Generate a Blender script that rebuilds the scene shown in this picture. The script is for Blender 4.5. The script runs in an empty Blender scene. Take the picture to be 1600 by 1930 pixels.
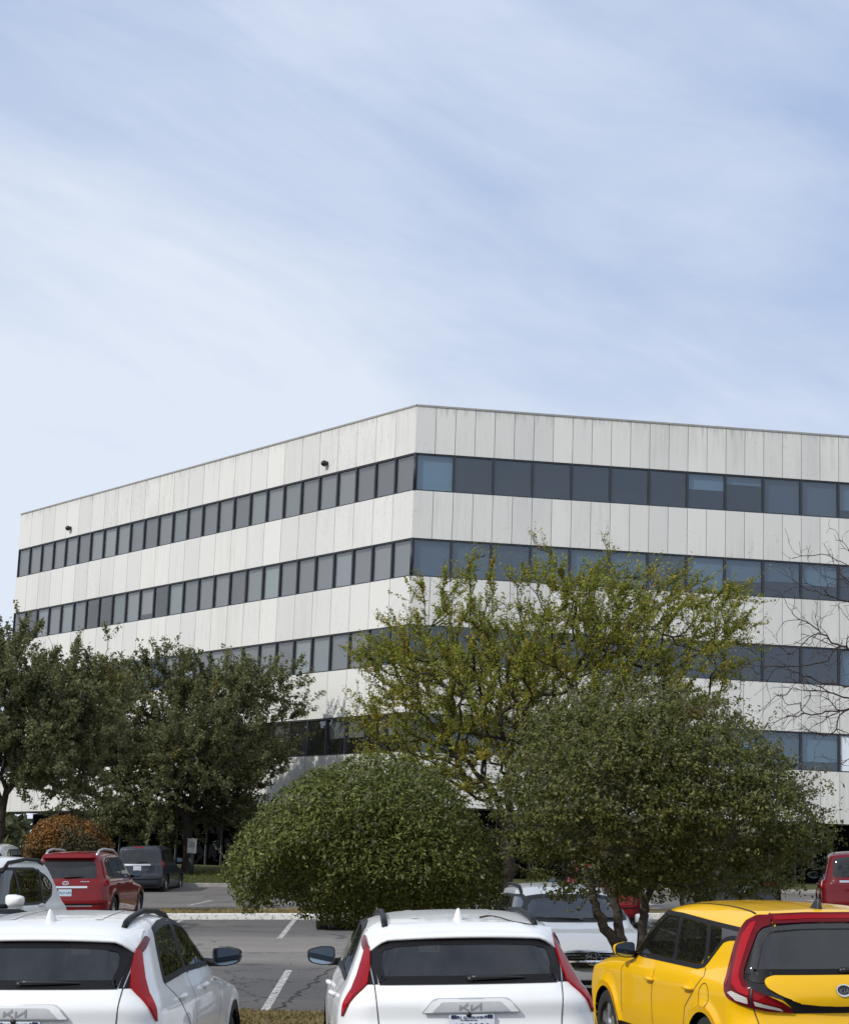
import bpy, bmesh, math, random
import numpy as np
from mathutils import Vector, Matrix
from mathutils.bvhtree import BVHTree
from mathutils.geometry import tessellate_polygon
random.seed(7); RNG = np.random.default_rng(11)
scene = bpy.context.scene
COL = scene.collection
R = math.radians

# ------------------------------------------------------------------ helpers
def tag(o, label=None, cat=None, group=None, kind=None):
    if label: o['label'] = label
    if cat: o['category'] = cat
    if group: o['group'] = group
    if kind: o['kind'] = kind
    return o

def empty(name, loc=(0, 0, 0), rot=(0, 0, 0)):
    o = bpy.data.objects.new(name, None); COL.objects.link(o)
    o.empty_display_size = 0.3
    o.location = loc; o.rotation_euler = rot
    return o

def np_mesh(name, verts, quads=None, tris=None, mats=(), parent=None, smooth=False, midx=None):
    """one mesh object from numpy arrays"""
    me = bpy.data.meshes.new(name)
    verts = np.asarray(verts, np.float32)
    nq = 0 if quads is None else len(quads); nt = 0 if tris is None else len(tris)
    me.vertices.add(len(verts)); me.vertices.foreach_set('co', verts.ravel())
    loops = []
    if nq: loops.append(np.asarray(quads, np.int32).ravel())
    if nt: loops.append(np.asarray(tris, np.int32).ravel())
    loops = np.concatenate(loops)
    me.loops.add(len(loops)); me.loops.foreach_set('vertex_index', loops)
    me.polygons.add(nq + nt)
    st = np.concatenate([np.arange(nq) * 4, nq * 4 + np.arange(nt) * 3]).astype(np.int32)
    tot = np.concatenate([np.full(nq, 4), np.full(nt, 3)]).astype(np.int32)
    me.polygons.foreach_set('loop_start', st); me.polygons.foreach_set('loop_total', tot)
    if midx is not None: me.polygons.foreach_set('material_index', np.asarray(midx, np.int32))
    me.update(calc_edges=True); me.validate()
    if smooth: me.polygons.foreach_set('use_smooth', np.ones(nq + nt, bool))
    for m in mats: me.materials.append(m)
    o = bpy.data.objects.new(name, me); COL.objects.link(o)
    if parent: o.parent = parent
    return o

class MB:
    """collects faces for ONE mesh object"""
    def __init__(s): s.v = []; s.f = []; s.m = []; s.sm = []
    def add(s, vs, fs, m=0, sm=False):
        b = len(s.v); s.v += [tuple(v) for v in vs]
        for f in fs: s.f.append(tuple(i + b for i in f)); s.m.append(m); s.sm.append(sm)
    def box(s, x0, x1, y0, y1, z0, z1, m=0, T=None):
        vs = [(x, y, z) for z in (z0, z1) for y in (y0, y1) for x in (x0, x1)]
        if T: vs = [T(v) for v in vs]
        s.add(vs, [(0, 2, 3, 1), (4, 5, 7, 6), (0, 1, 5, 4), (2, 6, 7, 3), (0, 4, 6, 2), (1, 3, 7, 5)], m)
    def tube(s, pts, rad, n=8, m=0, cap=True):
        pts = [Vector(p) for p in pts]; k = len(pts)
        if not hasattr(rad, '__len__'): rad = [rad] * k
        up = Vector((0, 0, 1)); rings = []
        for i, p in enumerate(pts):
            d = (pts[min(i + 1, k - 1)] - pts[max(i - 1, 0)]).normalized()
            a = d.cross(up)
            if a.length < 1e-3: a = d.cross(Vector((1, 0, 0)))
            a.normalize(); b = d.cross(a).normalized()
            rings.append([p + (a * math.cos(t) + b * math.sin(t)) * rad[i] for t in [2 * math.pi * j / n for j in range(n)]])
        vs = [v for r in rings for v in r]; fs = []
        for i in range(k - 1):
            for j in range(n):
                fs.append((i * n + j, i * n + (j + 1) % n, (i + 1) * n + (j + 1) % n, (i + 1) * n + j))
        if cap: fs += [tuple(range(n))[::-1], tuple(range((k - 1) * n, k * n))]
        s.add(vs, fs, m, True)
    def lathe(s, prof, axis='x', c=(0, 0, 0), n=40, m=0, sm=True, sgn=1):
        """prof: (radius, offset along axis)"""
        vs = []; k = len(prof)
        for r, a in prof:
            for j in range(n):
                t = 2 * math.pi * j / n; u, w = r * math.cos(t), r * math.sin(t); a2 = a * sgn
                vs.append({'x': (c[0] + a2, c[1] + u, c[2] + w), 'y': (c[0] + u, c[1] + a2, c[2] + w), 'z': (c[0] + u, c[1] + w, c[2] + a2)}[axis])
        fs = [(i * n + j, i * n + (j + 1) % n, (i + 1) * n + (j + 1) % n, (i + 1) * n + j) for i in range(k - 1) for j in range(n)]
        s.add(vs, fs, m, sm)
    def build(s, name, mats, parent=None, recalc=True):
        me = bpy.data.meshes.new(name); me.from_pydata(s.v, [], s.f)
        if not isinstance(mats, (list, tuple)): mats = [mats]
        for q in mats: me.materials.append(q)
        me.polygons.foreach_set('material_index', s.m); me.polygons.foreach_set('use_smooth', s.sm)
        if recalc:
            bm = bmesh.new(); bm.from_mesh(me); bmesh.ops.recalc_face_normals(bm, faces=bm.faces); bm.to_mesh(me); bm.free()
        me.update()
        o = bpy.data.objects.new(name, me); COL.objects.link(o)
        if parent: o.parent = parent
        return o

# ------------------------------------------------------------------ materials
def newmat(name):
    m = bpy.data.materials.new(name); m.use_nodes = True
    nt = m.node_tree; nt.nodes.clear()
    out = nt.nodes.new('ShaderNodeOutputMaterial')
    return m, nt, out

def N(nt, t, **kw):
    n = nt.nodes.new(t)
    for k, v in kw.items():
        if k in n.inputs: n.inputs[k].default_value = v
        else: setattr(n, k, v)
    return n

def lk(nt, a, b): nt.links.new(a, b)

def ramp(nt, src, stops, interp='LINEAR'):
    r = nt.nodes.new('ShaderNodeValToRGB'); r.color_ramp.interpolation = interp
    el = r.color_ramp.elements
    while len(el) < len(stops): el.new(0.5)
    for e, (p, c) in zip(el, stops):
        e.position = p; e.color = c if len(c) == 4 else (*c, 1)
    lk(nt, src, r.inputs[0]); return r

def noise(nt, scale, detail=4, rough=0.55, vec=None, dim='3D'):
    n = nt.nodes.new('ShaderNodeTexNoise'); n.inputs['Scale'].default_value = scale
    n.inputs['Detail'].default_value = detail; n.inputs['Roughness'].default_value = rough
    if vec is not None: lk(nt, vec, n.inputs['Vector'])
    return n

def mixc(nt, fac, a, b, mode='MIX'):
    n = nt.nodes.new('ShaderNodeMix'); n.data_type = 'RGBA'; n.blend_type = mode
    for i, v in ((0, fac), (6, a), (7, b)):
        if isinstance(v, (int, float)): n.inputs[i].default_value = v
        elif isinstance(v, tuple): n.inputs[i].default_value = v if len(v) == 4 else (*v, 1)
        else: lk(nt, v, n.inputs[i])
    return n.outputs[2]

def simple(name, col, rough=0.5, metal=0.0, spec=0.5, coat=0.0, var=0.06, vscale=6.0, bump=0.0, bscale=40.0):
    m, nt, out = newmat(name)
    b = N(nt, 'ShaderNodeBsdfPrincipled', Roughness=rough, Metallic=metal)
    b.inputs['Specular IOR Level'].default_value = spec
    b.inputs['Coat Weight'].default_value = coat; b.inputs['Coat Roughness'].default_value = 0.03
    tc = N(nt, 'ShaderNodeTexCoord')
    nz = noise(nt, vscale, 4, 0.6, tc.outputs['Object'])
    lo = tuple(c * (1 - var) for c in col); hi = tuple(min(1, c * (1 + var)) for c in col)
    r = ramp(nt, nz.outputs['Fac'], [(0.3, lo), (0.7, hi)])
    lk(nt, r.outputs[0], b.inputs['Base Color'])
    if bump:
        nb = noise(nt, bscale, 3, 0.6, tc.outputs['Object'])
        bp = N(nt, 'ShaderNodeBump', Strength=bump, Distance=0.01); lk(nt, nb.outputs['Fac'], bp.inputs['Height']); lk(nt, bp.outputs[0], b.inputs['Normal'])
    lk(nt, b.outputs[0], out.inputs[0]); return m

def carpaint(name, col, rough=0.35, flake=0.0, dust=0.10):
    """clear-coated paint with a thin film of road dust"""
    m, nt, out = newmat(name)
    b = N(nt, 'ShaderNodeBsdfPrincipled', Roughness=rough, Metallic=flake)
    b.inputs['Coat Weight'].default_value = 0.75; b.inputs['Coat Roughness'].default_value = 0.03
    b.inputs['Specular IOR Level'].default_value = 0.08
    tc = N(nt, 'ShaderNodeTexCoord')
    nz = noise(nt, 3.0, 5, 0.6, tc.outputs['Object'])
    r = ramp(nt, nz.outputs['Fac'], [(0.45, (0, 0, 0)), (0.8, (1, 1, 1))])
    mu = N(nt, 'ShaderNodeMath', operation='MULTIPLY'); lk(nt, r.outputs[0], mu.inputs[0]); mu.inputs[1].default_value = dust
    c = mixc(nt, mu.outputs[0], col, (0.42, 0.40, 0.36))
    lk(nt, c, b.inputs['Base Color'])
    wv = noise(nt, 1.6, 2, 0.4, tc.outputs['Object'])
    bp = N(nt, 'ShaderNodeBump', Strength=0.05, Distance=0.05); lk(nt, wv.outputs['Fac'], bp.inputs['Height']); lk(nt, bp.outputs[0], b.inputs['Coat Normal'])
    lk(nt, b.outputs[0], out.inputs[0]); return m

def tinted(name, tint, ior=1.5, rough=0.0, dust=0.03, sheen=(1, 1, 1)):
    """thin glass: sees through with a tint, reflects by Fresnel, a little dust"""
    m, nt, out = newmat(name)
    tr = N(nt, 'ShaderNodeBsdfTransparent'); tr.inputs[0].default_value = (*tint, 1)
    gl = N(nt, 'ShaderNodeBsdfGlossy', Roughness=rough); gl.inputs['Color'].default_value = (*sheen, 1)
    fr = N(nt, 'ShaderNodeFresnel')     # a thin sheet reflects alike from both faces
    bf = N(nt, 'ShaderNodeNewGeometry'); io = N(nt, 'ShaderNodeMapRange'); lk(nt, bf.outputs['Backfacing'], io.inputs[0]); io.inputs[3].default_value = ior; io.inputs[4].default_value = 1 / ior; lk(nt, io.outputs[0], fr.inputs['IOR'])
    mx = N(nt, 'ShaderNodeMixShader'); lk(nt, fr.outputs[0], mx.inputs[0]); lk(nt, tr.outputs[0], mx.inputs[1]); lk(nt, gl.outputs[0], mx.inputs[2])
    df = N(nt, 'ShaderNodeBsdfDiffuse'); df.inputs[0].default_value = (0.5, 0.48, 0.45, 1)
    m2 = N(nt, 'ShaderNodeMixShader'); m2.inputs[0].default_value = dust
    tc = N(nt, 'ShaderNodeTexCoord'); nz = noise(nt, 5, 4, 0.6, tc.outputs['Object'])
    mm = N(nt, 'ShaderNodeMath', operation='MULTIPLY'); lk(nt, nz.outputs['Fac'], mm.inputs[0]); mm.inputs[1].default_value = dust * 2
    lk(nt, mm.outputs[0], m2.inputs[0])
    lk(nt, mx.outputs[0], m2.inputs[1]); lk(nt, df.outputs[0], m2.inputs[2]); lk(nt, m2.outputs[0], out.inputs[0]); return m

# ------------------------------------------------------------------ camera
FPX, PITCH, ROLL, EYE = 3667.3, R(10.95), R(-2.13), 1.7
cam = bpy.data.cameras.new('camera'); co = bpy.data.objects.new('camera', cam); COL.objects.link(co)
cam.sensor_fit = 'HORIZONTAL'; cam.sensor_width = 36.0; cam.lens = 36.0 * FPX / 1600.0
cam.clip_start = 0.1; cam.clip_end = 3000
fw = Vector((0, math.cos(PITCH), math.sin(PITCH))); up0 = Vector((0, -math.sin(PITCH), math.cos(PITCH))); rt0 = Vector((1, 0, 0))
rt = rt0 * math.cos(ROLL) - up0 * math.sin(ROLL); upv = rt0 * math.sin(ROLL) + up0 * math.cos(ROLL)
M = Matrix(((rt.x, upv.x, -fw.x, 0), (rt.y, upv.y, -fw.y, 0), (rt.z, upv.z, -fw.z, EYE), (0, 0, 0, 1)))
co.matrix_world = M
scene.camera = co
scene.view_settings.view_transform = 'Standard'; scene.view_settings.look = 'None'
scene.view_settings.exposure = 0.0; scene.view_settings.gamma = 1.0
scene.cycles.use_denoising = True
scene.cycles.max_bounces = 8; scene.cycles.transparent_max_bounces = 24; scene.cycles.caustics_reflective = False; scene.cycles.caustics_refractive = False

# ------------------------------------------------------------------ daylight
SUN_EL, SUN_H = R(37), Vector((-0.76, -0.65, 0)).normalized()
sd = SUN_H * math.cos(SUN_EL) + Vector((0, 0, math.sin(SUN_EL)))
sl = bpy.data.lights.new('sun', 'SUN'); so = bpy.data.objects.new('sun', sl); COL.objects.link(so)
sl.energy = 2.8; sl.angle = R(1.2); sl.color = (1.0, 0.962, 0.90)
so.rotation_euler = (-sd).to_track_quat('-Z', 'Y').to_euler(); so.location = (-40, -30, 60)

world = bpy.data.worlds.new('World'); scene.world = world; world.use_nodes = True
nt = world.node_tree; nt.nodes.clear()
wo = nt.nodes.new('ShaderNodeOutputWorld'); bg = nt.nodes.new('ShaderNodeBackground'); bg.inputs[1].default_value = 0.1
sky = nt.nodes.new('ShaderNodeTexSky'); sky.sky_type = 'NISHITA'; sky.sun_disc = False
sky.sun_elevation = SUN_EL; sky.sun_rotation = math.atan2(SUN_H.x, SUN_H.y)
sky.air_density = 1.0; sky.dust_density = 1.6; sky.ozone_density = 1.5
tc = nt.nodes.new('ShaderNodeTexCoord')
# thin cirrus: noise on the view direction, drawn out into streaks that run down to the right
mp = N(nt, 'ShaderNodeMapping', vector_type='TEXTURE'); mp.inputs['Rotation'].default_value = (R(0), R(17), R(0)); mp.inputs['Scale'].default_value = (1 / 2.6, 1 / 2.0, 1 / 9.0)
lk(nt, tc.outputs['Generated'], mp.inputs[0])
n1 = noise(nt, 1.6, 9, 0.58, mp.outputs[0]); n1.inputs['Distortion'].default_value = 0.35
mp2 = N(nt, 'ShaderNodeMapping'); mp2.inputs['Rotation'].default_value = (R(5), R(18), 0); mp2.inputs['Scale'].default_value = (1.2, 1.2, 2.6); mp2.inputs['Location'].default_value = (3.1, 0.4, 1.7)
lk(nt, tc.outputs['Generated'], mp2.inputs[0])
n2 = noise(nt, 2.2, 5, 0.5, mp2.outputs[0])
sx = N(nt, 'ShaderNodeSeparateXYZ'); lk(nt, tc.outputs['Generated'], sx.inputs[0])
def mth(op, a, b=None, c=None, clamp=False):
    n = nt.nodes.new('ShaderNodeMath'); n.operation = op; n.use_clamp = clamp
    for i, v in enumerate((a, b, c)):
        if v is None: continue
        if isinstance(v, (int, float)): n.inputs[i].default_value = v
        else: lk(nt, v, n.inputs[i])
    return n.outputs[0]
# a denser veil of cloud lies over the western (left) sky, and the haze thickens towards the horizon
west = mth('MULTIPLY', mth('MULTIPLY_ADD', sx.outputs['X'], -1.55, 0.0), mth('MULTIPLY_ADD', sx.outputs['Z'], -2.3, 1.35, True))
low = mth('MULTIPLY_ADD', sx.outputs['Z'], -2.6, 0.98, True)
s1 = mth('MULTIPLY_ADD', n1.outputs['Fac'], 1.35, -0.65)
s2 = mth('MULTIPLY_ADD', n2.outputs['Fac'], 1.3, -0.65)
tot = mth('ADD', mth('ADD', s1, s2), mth('ADD', west, low))
mp3 = N(nt, 'ShaderNodeMapping', vector_type='TEXTURE'); mp3.inputs['Rotation'].default_value = (R(0), R(24), R(0)); mp3.inputs['Scale'].default_value = (1 / 5.0, 1 / 4.0, 1 / 20.0); mp3.inputs['Location'].default_value = (0.7, 1.9, 0.2)
lk(nt, tc.outputs['Generated'], mp3.inputs[0]); n3 = noise(nt, 1.3, 8, 0.6, mp3.outputs[0]); n3.inputs['Distortion'].default_value = 0.5
tot = mth('ADD', tot, mth('MULTIPLY_ADD', n3.outputs['Fac'], 0.40, -0.18))
# unseen cloud added in the east and behind the camera to lift the fill light
def rise(sock, a, b, top):
    n = nt.nodes.new('ShaderNodeMapRange'); n.interpolation_type = 'SMOOTHSTEP'; lk(nt, sock, n.inputs[0]); n.inputs[1].default_value = a; n.inputs[2].default_value = b; n.inputs[3].default_value = 0; n.inputs[4].default_value = top; return n.outputs[0]
tot = mth('ADD', tot, mth('ADD', rise(sx.outputs['X'], .30, .85, 1.7), rise(mth('MULTIPLY', sx.outputs['Y'], -1.0), -.35, .4, .45)))
mask = mth('ADD', tot, 0.25, None, True)
mask = mth('MINIMUM', mask, 0.93)
veil = mixc(nt, mth('MINIMUM', mth('MULTIPLY_ADD', sx.outputs['Z'], -0.85, 1.22, True), 0.86), sky.outputs[0], (4.5, 5.75, 8.3, 1))
cl = mixc(nt, mask, veil, (7.7, 8.35, 9.5, 1))
lk(nt, cl, bg.inputs[0]); lk(nt, bg.outputs[0], wo.inputs[0])
# ------------------------------------------------------------------ terrain
PRY = [-5, 12, 22, 25, 48, 57, 78, 85, 95, 200]; PRZ = [0, 0, .05, .1, .8, 1.05, 1.5, 1.9, 2.4, 2.6]
def gz(x, y):
    """ground height: the lot falls to the left and climbs towards the building"""
    t = np.interp(y, [12, 17, 25, 32, 45, 70, 100], [.037, .020, .002, .012, .037, .037, .005])
    return np.interp(y, PRY, PRZ) + t * np.clip(x, -60, 60)

def sheet(name, xs, ys, mat, lift=0.0, kind='structure', edge=None):
    X, Y = np.meshgrid(xs, ys); Z = gz(X, Y) + lift
    V = np.stack([X, Y, Z], -1).reshape(-1, 3); nx = len(xs)
    i = np.arange((len(ys) - 1) * (nx - 1)); r, c = i // (nx - 1), i % (nx - 1); a = r * nx + c
    Q = np.stack([a, a + 1, a + nx + 1, a + nx], -1)
    o = np_mesh(name, V, quads=Q, mats=[mat], smooth=True); tag(o, kind=kind); return o

def asphalt_mat():
    m, nt, out = newmat('asphalt'); b = N(nt, 'ShaderNodeBsdfPrincipled', Roughness=0.85); b.inputs['Specular IOR Level'].default_value = 0.35
    tc = N(nt, 'ShaderNodeTexCoord'); P = tc.outputs['Object']
    big = noise(nt, 0.35, 5, 0.6, P); mp = N(nt, 'ShaderNodeMapping'); mp.inputs['Scale'].default_value = (0.12, 0.5, 1); lk(nt, P, mp.inputs[0])
    lane = noise(nt, 1.0, 4, 0.55, mp.outputs[0]); fine = noise(nt, 60, 3, 0.7, P); mid = noise(nt, 6, 5, 0.65, P)
    c = ramp(nt, lane.outputs['Fac'], [(0.3, (0.095, 0.093, 0.094)), (0.7, (0.19, 0.18, 0.168))])
    c2 = mixc(nt, 0.5, c.outputs[0], ramp(nt, big.outputs['Fac'], [(0.3, (0.09, 0.09, 0.095)), (0.75, (0.20, 0.19, 0.175))]).outputs[0])
    c3 = mixc(nt, 0.6, c2, ramp(nt, mid.outputs['Fac'], [(0.25, (0.45, 0.45, 0.45)), (0.75, (0.6, 0.58, 0.56))]).outputs[0], 'OVERLAY')
    c4 = mixc(nt, 0.7, c3, ramp(nt, fine.outputs['Fac'], [(0.3, (0.36, 0.36, 0.36)), (0.72, (0.68, 0.67, 0.65))]).outputs[0], 'OVERLAY')
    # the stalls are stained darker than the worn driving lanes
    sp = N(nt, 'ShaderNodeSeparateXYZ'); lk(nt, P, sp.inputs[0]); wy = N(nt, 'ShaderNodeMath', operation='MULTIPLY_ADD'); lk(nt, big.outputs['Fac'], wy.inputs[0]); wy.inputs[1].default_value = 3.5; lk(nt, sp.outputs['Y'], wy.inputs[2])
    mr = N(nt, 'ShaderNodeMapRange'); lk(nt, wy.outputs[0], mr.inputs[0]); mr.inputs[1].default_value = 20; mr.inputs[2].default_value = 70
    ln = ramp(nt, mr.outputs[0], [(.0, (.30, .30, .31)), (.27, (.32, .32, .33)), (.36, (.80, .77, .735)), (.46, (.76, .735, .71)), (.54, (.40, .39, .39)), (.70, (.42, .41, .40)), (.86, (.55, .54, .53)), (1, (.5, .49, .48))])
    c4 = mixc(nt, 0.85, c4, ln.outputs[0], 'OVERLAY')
    # oil drips and old patches
    oil = noise(nt, 0.9, 3, 0.5, P); oilr = ramp(nt, oil.outputs['Fac'], [(.62, (0, 0, 0)), (.70, (.55, .55, .55))]); c4 = mixc(nt, oilr.outputs[0], c4, (0.045, 0.044, 0.045))
    # shrinkage cracks
    vo = N(nt, 'ShaderNodeTexVoronoi', feature='DISTANCE_TO_EDGE'); vo.inputs['Scale'].default_value = 0.28
    wob = noise(nt, 1.3, 5, 0.65, P); add = N(nt, 'ShaderNodeVectorMath', operation='MULTIPLY_ADD'); lk(nt, wob.outputs['Color'], add.inputs[0]); add.inputs[1].default_value = (1.5, 1.5, 0); lk(nt, P, add.inputs[2])
    lk(nt, add.outputs[0], vo.inputs['Vector'])
    cr = ramp(nt, vo.outputs['Distance'], [(0.003, (1, 1, 1)), (0.011, (0, 0, 0))])
    mk = N(nt, 'ShaderNodeMath', operation='MULTIPLY'); lk(nt, cr.outputs[0], mk.inputs[0]); mk.inputs[1].default_value = 0.9
    c5 = mixc(nt, mk.outputs[0], c4, (0.02, 0.02, 0.02))
    lk(nt, c5, b.inputs['Base Color'])
    bp = N(nt, 'ShaderNodeBump', Strength=0.5, Distance=0.01); lk(nt, fine.outputs['Fac'], bp.inputs['Height']); lk(nt, bp.outputs[0], b.inputs['Normal'])
    lk(nt, b.outputs[0], out.inputs[0]); return m

def lawn_mat(name, a, bcol, sc=9):
    m, nt, out = newmat(name); b = N(nt, 'ShaderNodeBsdfPrincipled', Roughness=0.9); b.inputs['Specular IOR Level'].default_value = 0.2
    tc = N(nt, 'ShaderNodeTexCoord'); n = noise(nt, sc, 6, 0.7, tc.outputs['Object'])
    r = ramp(nt, n.outputs['Fac'], [(0.3, a), (0.7, bcol)]); lk(nt, r.outputs[0], b.inputs['Base Color'])
    n3 = noise(nt, 80, 3, 0.7, tc.outputs['Object']); bp = N(nt, 'ShaderNodeBump', Strength=0.9, Distance=0.03); lk(nt, n3.outputs['Fac'], bp.inputs['Height']); lk(nt, bp.outputs[0], b.inputs['Normal'])
    lk(nt, b.outputs[0], out.inputs[0]); return m

def worn_paint(name, col, under, thr=0.5):
    m, nt, out = newmat(name); b = N(nt, 'ShaderNodeBsdfPrincipled', Roughness=0.8)
    tc = N(nt, 'ShaderNodeTexCoord'); n = noise(nt, 14, 6, 0.75, tc.outputs['Object'])
    r = ramp(nt, n.outputs['Fac'], [(thr - 0.06, under), (thr + 0.06, col)]); lk(nt, r.outputs[0], b.inputs['Base Color']); lk(nt, b.outputs[0], out.inputs[0]); return m

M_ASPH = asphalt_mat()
M_DRY = lawn_mat('dry_turf', (0.10, 0.085, 0.035), (0.32, 0.245, 0.12), 3)
M_GREEN = lawn_mat('green_turf', (0.05, 0.065, 0.022), (0.12, 0.12, 0.045), 3)
M_LINE = worn_paint('line_paint', (0.60, 0.59, 0.56), (0.17, 0.165, 0.16), 0.50)
M_CURB = worn_paint('white_curb_paint', (0.74, 0.73, 0.70), (0.26, 0.25, 0.24), 0.43)
M_CONC = simple('concrete', (0.30, 0.285, 0.26), 0.9, var=0.2, vscale=5, bump=0.3)

gx = np.concatenate([np.linspace(-600, -60, 10), np.linspace(-55, 55, 45), np.linspace(60, 600, 10)])
gy = np.concatenate([np.linspace(-60, -5, 5), np.array(PRY[1:9], float), np.linspace(14, 94, 41), np.linspace(110, 900, 14)]); gy = np.unique(np.round(gy, 2))
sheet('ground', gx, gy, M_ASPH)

def band(name, x0, x1, y0, y1, mat, lift, kind='structure', nx=40, ny=8):
    return sheet(name, np.linspace(x0, x1, nx), np.linspace(y0, y1, ny), mat, lift, kind)

def curb(name, x0, x1, y0, y1, mat, h=0.13):
    """a kerb that follows the ground, built as one bevelled strip"""
    xs = np.linspace(x0, x1, 60); mb = MB(); prof = [(y0, -0.05), (y0, h - 0.02), (y0 + 0.02, h), (y1 - 0.02, h), (y1, h - 0.02), (y1, -0.05)]
    V = [(x, y, gz(x, 0.5 * (y0 + y1)) + z) for x in xs for (y, z) in prof]; k = len(prof)
    F = [(i * k + j, (i + 1) * k + j, (i + 1) * k + j + 1, i * k + j + 1) for i in range(len(xs) - 1) for j in range(k - 1)]
    mb.add(V, F); mb.add([V[i] for i in range(k)], [tuple(range(k))]); mb.add([V[-k + i] for i in range(k)], [tuple(range(k))[::-1]])
    o = mb.build(name, mat); tag(o, kind='structure'); return o

# planted strip in front of the near cars
band('grass_strip', -22, 22, 19.4, 24.75, M_DRY, 0.05, nx=60)
# planted island behind the second row
curb('white_curb', -24, -0.1, 51.4, 51.75, M_CURB, 0.15); curb('white_curb', 0.0, 24, 51.4, 51.75, M_CURB, 0.15)
band('island_turf', -24, 24, 51.75, 55.7, M_DRY, 0.10, nx=60)
curb('concrete_curb', -24, 24, 55.7, 55.9, M_CONC, 0.13)
# lawn along the building
curb('building_curb', -45, 45, 80.7, 80.9, M_CONC, 0.14)
band('lawn', -60, 60, 80.9, 100, M_GREEN, 0.10, nx=80, ny=14)

def line(x0, y0, x1, y1, w=0.11):
    n = 14; t = np.linspace(0, 1, n); X = x0 + (x1 - x0) * t; Y = y0 + (y1 - y0) * t
    V = []
    for a, b in zip(X, Y): V += [(a - w / 2, b, gz(a - w / 2, b) + 0.004), (a + w / 2, b, gz(a + w / 2, b) + 0.004)]
    Q = [(2 * i, 2 * i + 1, 2 * i + 3, 2 * i + 2) for i in range(n - 1)]
    o = np_mesh('parking_line', V, quads=Q, mats=[M_LINE]); tag(o, kind='structure'); return o
for k in range(-5, 7): line(-1.78 + 2.9 * k, 25.2, -1.93 + 2.9 * k, 32.6)
for k in range(-5, 7): line(-2.74 + 2.9 * k, 42.3, -2.95 + 2.9 * k, 51.2, 0.12)
for k in range(-7, 8): line(-6.9 + 2.9 * k, 62.0, -6.9 + 2.9 * k + 0.15, 67.5, 0.12)

# a long open crack that wanders beside the first line
def crack(pts, w, seed):
    r = np.random.default_rng(seed); P = [np.array(p, float) for p in pts]; Q = []
    for a, b in zip(P[:-1], P[1:]):
        for k in range(14): Q.append(a + (b - a) * k / 14 + r.normal(0, .035, 2))
    V = []
    for x, y in Q: h = w * r.uniform(.3, 1.3); V += [(x - h, y, gz(x - h, y) + .005), (x + h, y, gz(x + h, y) + .005)]
    o = np_mesh('pavement_crack', V, quads=[(2 * i, 2 * i + 1, 2 * i + 3, 2 * i + 2) for i in range(len(Q) - 1)], mats=[simple('crack_dark', (0.022, 0.021, 0.02), .95)]); tag(o, kind='structure')
crack([(-1.66, 25.0), (-1.60, 26.2), (-1.50, 28.4), (-1.30, 32.2), (-1.05, 36.0), (-.9, 41.0)], .022, 4)
crack([(-6.0, 36.5), (-3.5, 37.2), (-1.2, 36.8), (1.5, 37.4)], .03, 5)
# blades of dry grass along the strip: nobody could count them
def blades(name, n, x0, x1, y0, y1, lift, h0, h1, mat, w=0.012):
    x = RNG.uniform(x0, x1, n); y = RNG.uniform(y0, y1, n); z = gz(x, y) + lift - 0.01
    h = RNG.uniform(h0, h1, n); a = RNG.uniform(0, math.pi, n); lx = RNG.normal(0, .5, n) * h; ly = RNG.normal(0, .5, n) * h
    dx, dy = np.cos(a) * w, np.sin(a) * w
    V = np.stack([np.stack([x - dx, y - dy, z], -1), np.stack([x + dx, y + dy, z], -1), np.stack([x + lx, y + ly, z + h], -1)], 1).reshape(-1, 3)
    T = np.arange(3 * n).reshape(-1, 3)
    o = np_mesh(name, V, tris=T, mats=[mat]); tag(o, kind='stuff'); return o
M_BLADE = lawn_mat('dry_blades', (0.13, 0.12, 0.04), (0.46, 0.35, 0.18), 2.2)
M_BLADEG = lawn_mat('green_blades', (0.05, 0.075, 0.02), (0.15, 0.15, 0.05), 3)
# fallen leaves blown over the lot
def litter(n):
    x = RNG.uniform(-7, 6, n); y = 25.6 + np.abs(RNG.normal(0, 7, n)); z = gz(x, y) + .008; a = RNG.uniform(0, 6.28, n); s = RNG.uniform(.012, .030, n)
    c, d = np.cos(a) * s, np.sin(a) * s
    V = np.stack([np.stack([x - c, y - d, z], -1), np.stack([x + d * .5, y - c * .5, z + s * .3], -1), np.stack([x + c, y + d, z + s * .1], -1), np.stack([x - d * .5, y + c * .5, z + s * .4], -1)], 1).reshape(-1, 3)
    b = np.arange(n)[:, None] * 4; o = np_mesh('leaf_litter', V, tris=np.concatenate([b + np.array([[0, 1, 2]]), b + np.array([[0, 2, 3]])], 1).reshape(-1, 3), mats=[lawn_mat('litter', (0.14, 0.10, 0.05), (0.36, 0.25, 0.12), 5)]); tag(o, kind='stuff')
litter(420)
blades('dry_grass', 26000, -4, 5, 22.8, 24.85, 0.05, 0.015, 0.055, M_BLADE)
blades('island_grass', 12000, -9, 0, 51.8, 55.6, 0.10, 0.03, 0.10, M_BLADE)
blades('lawn_grass', 16000, -14, -2, 81, 90, 0.10, 0.05, 0.12, M_BLADEG, 0.02)
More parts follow.
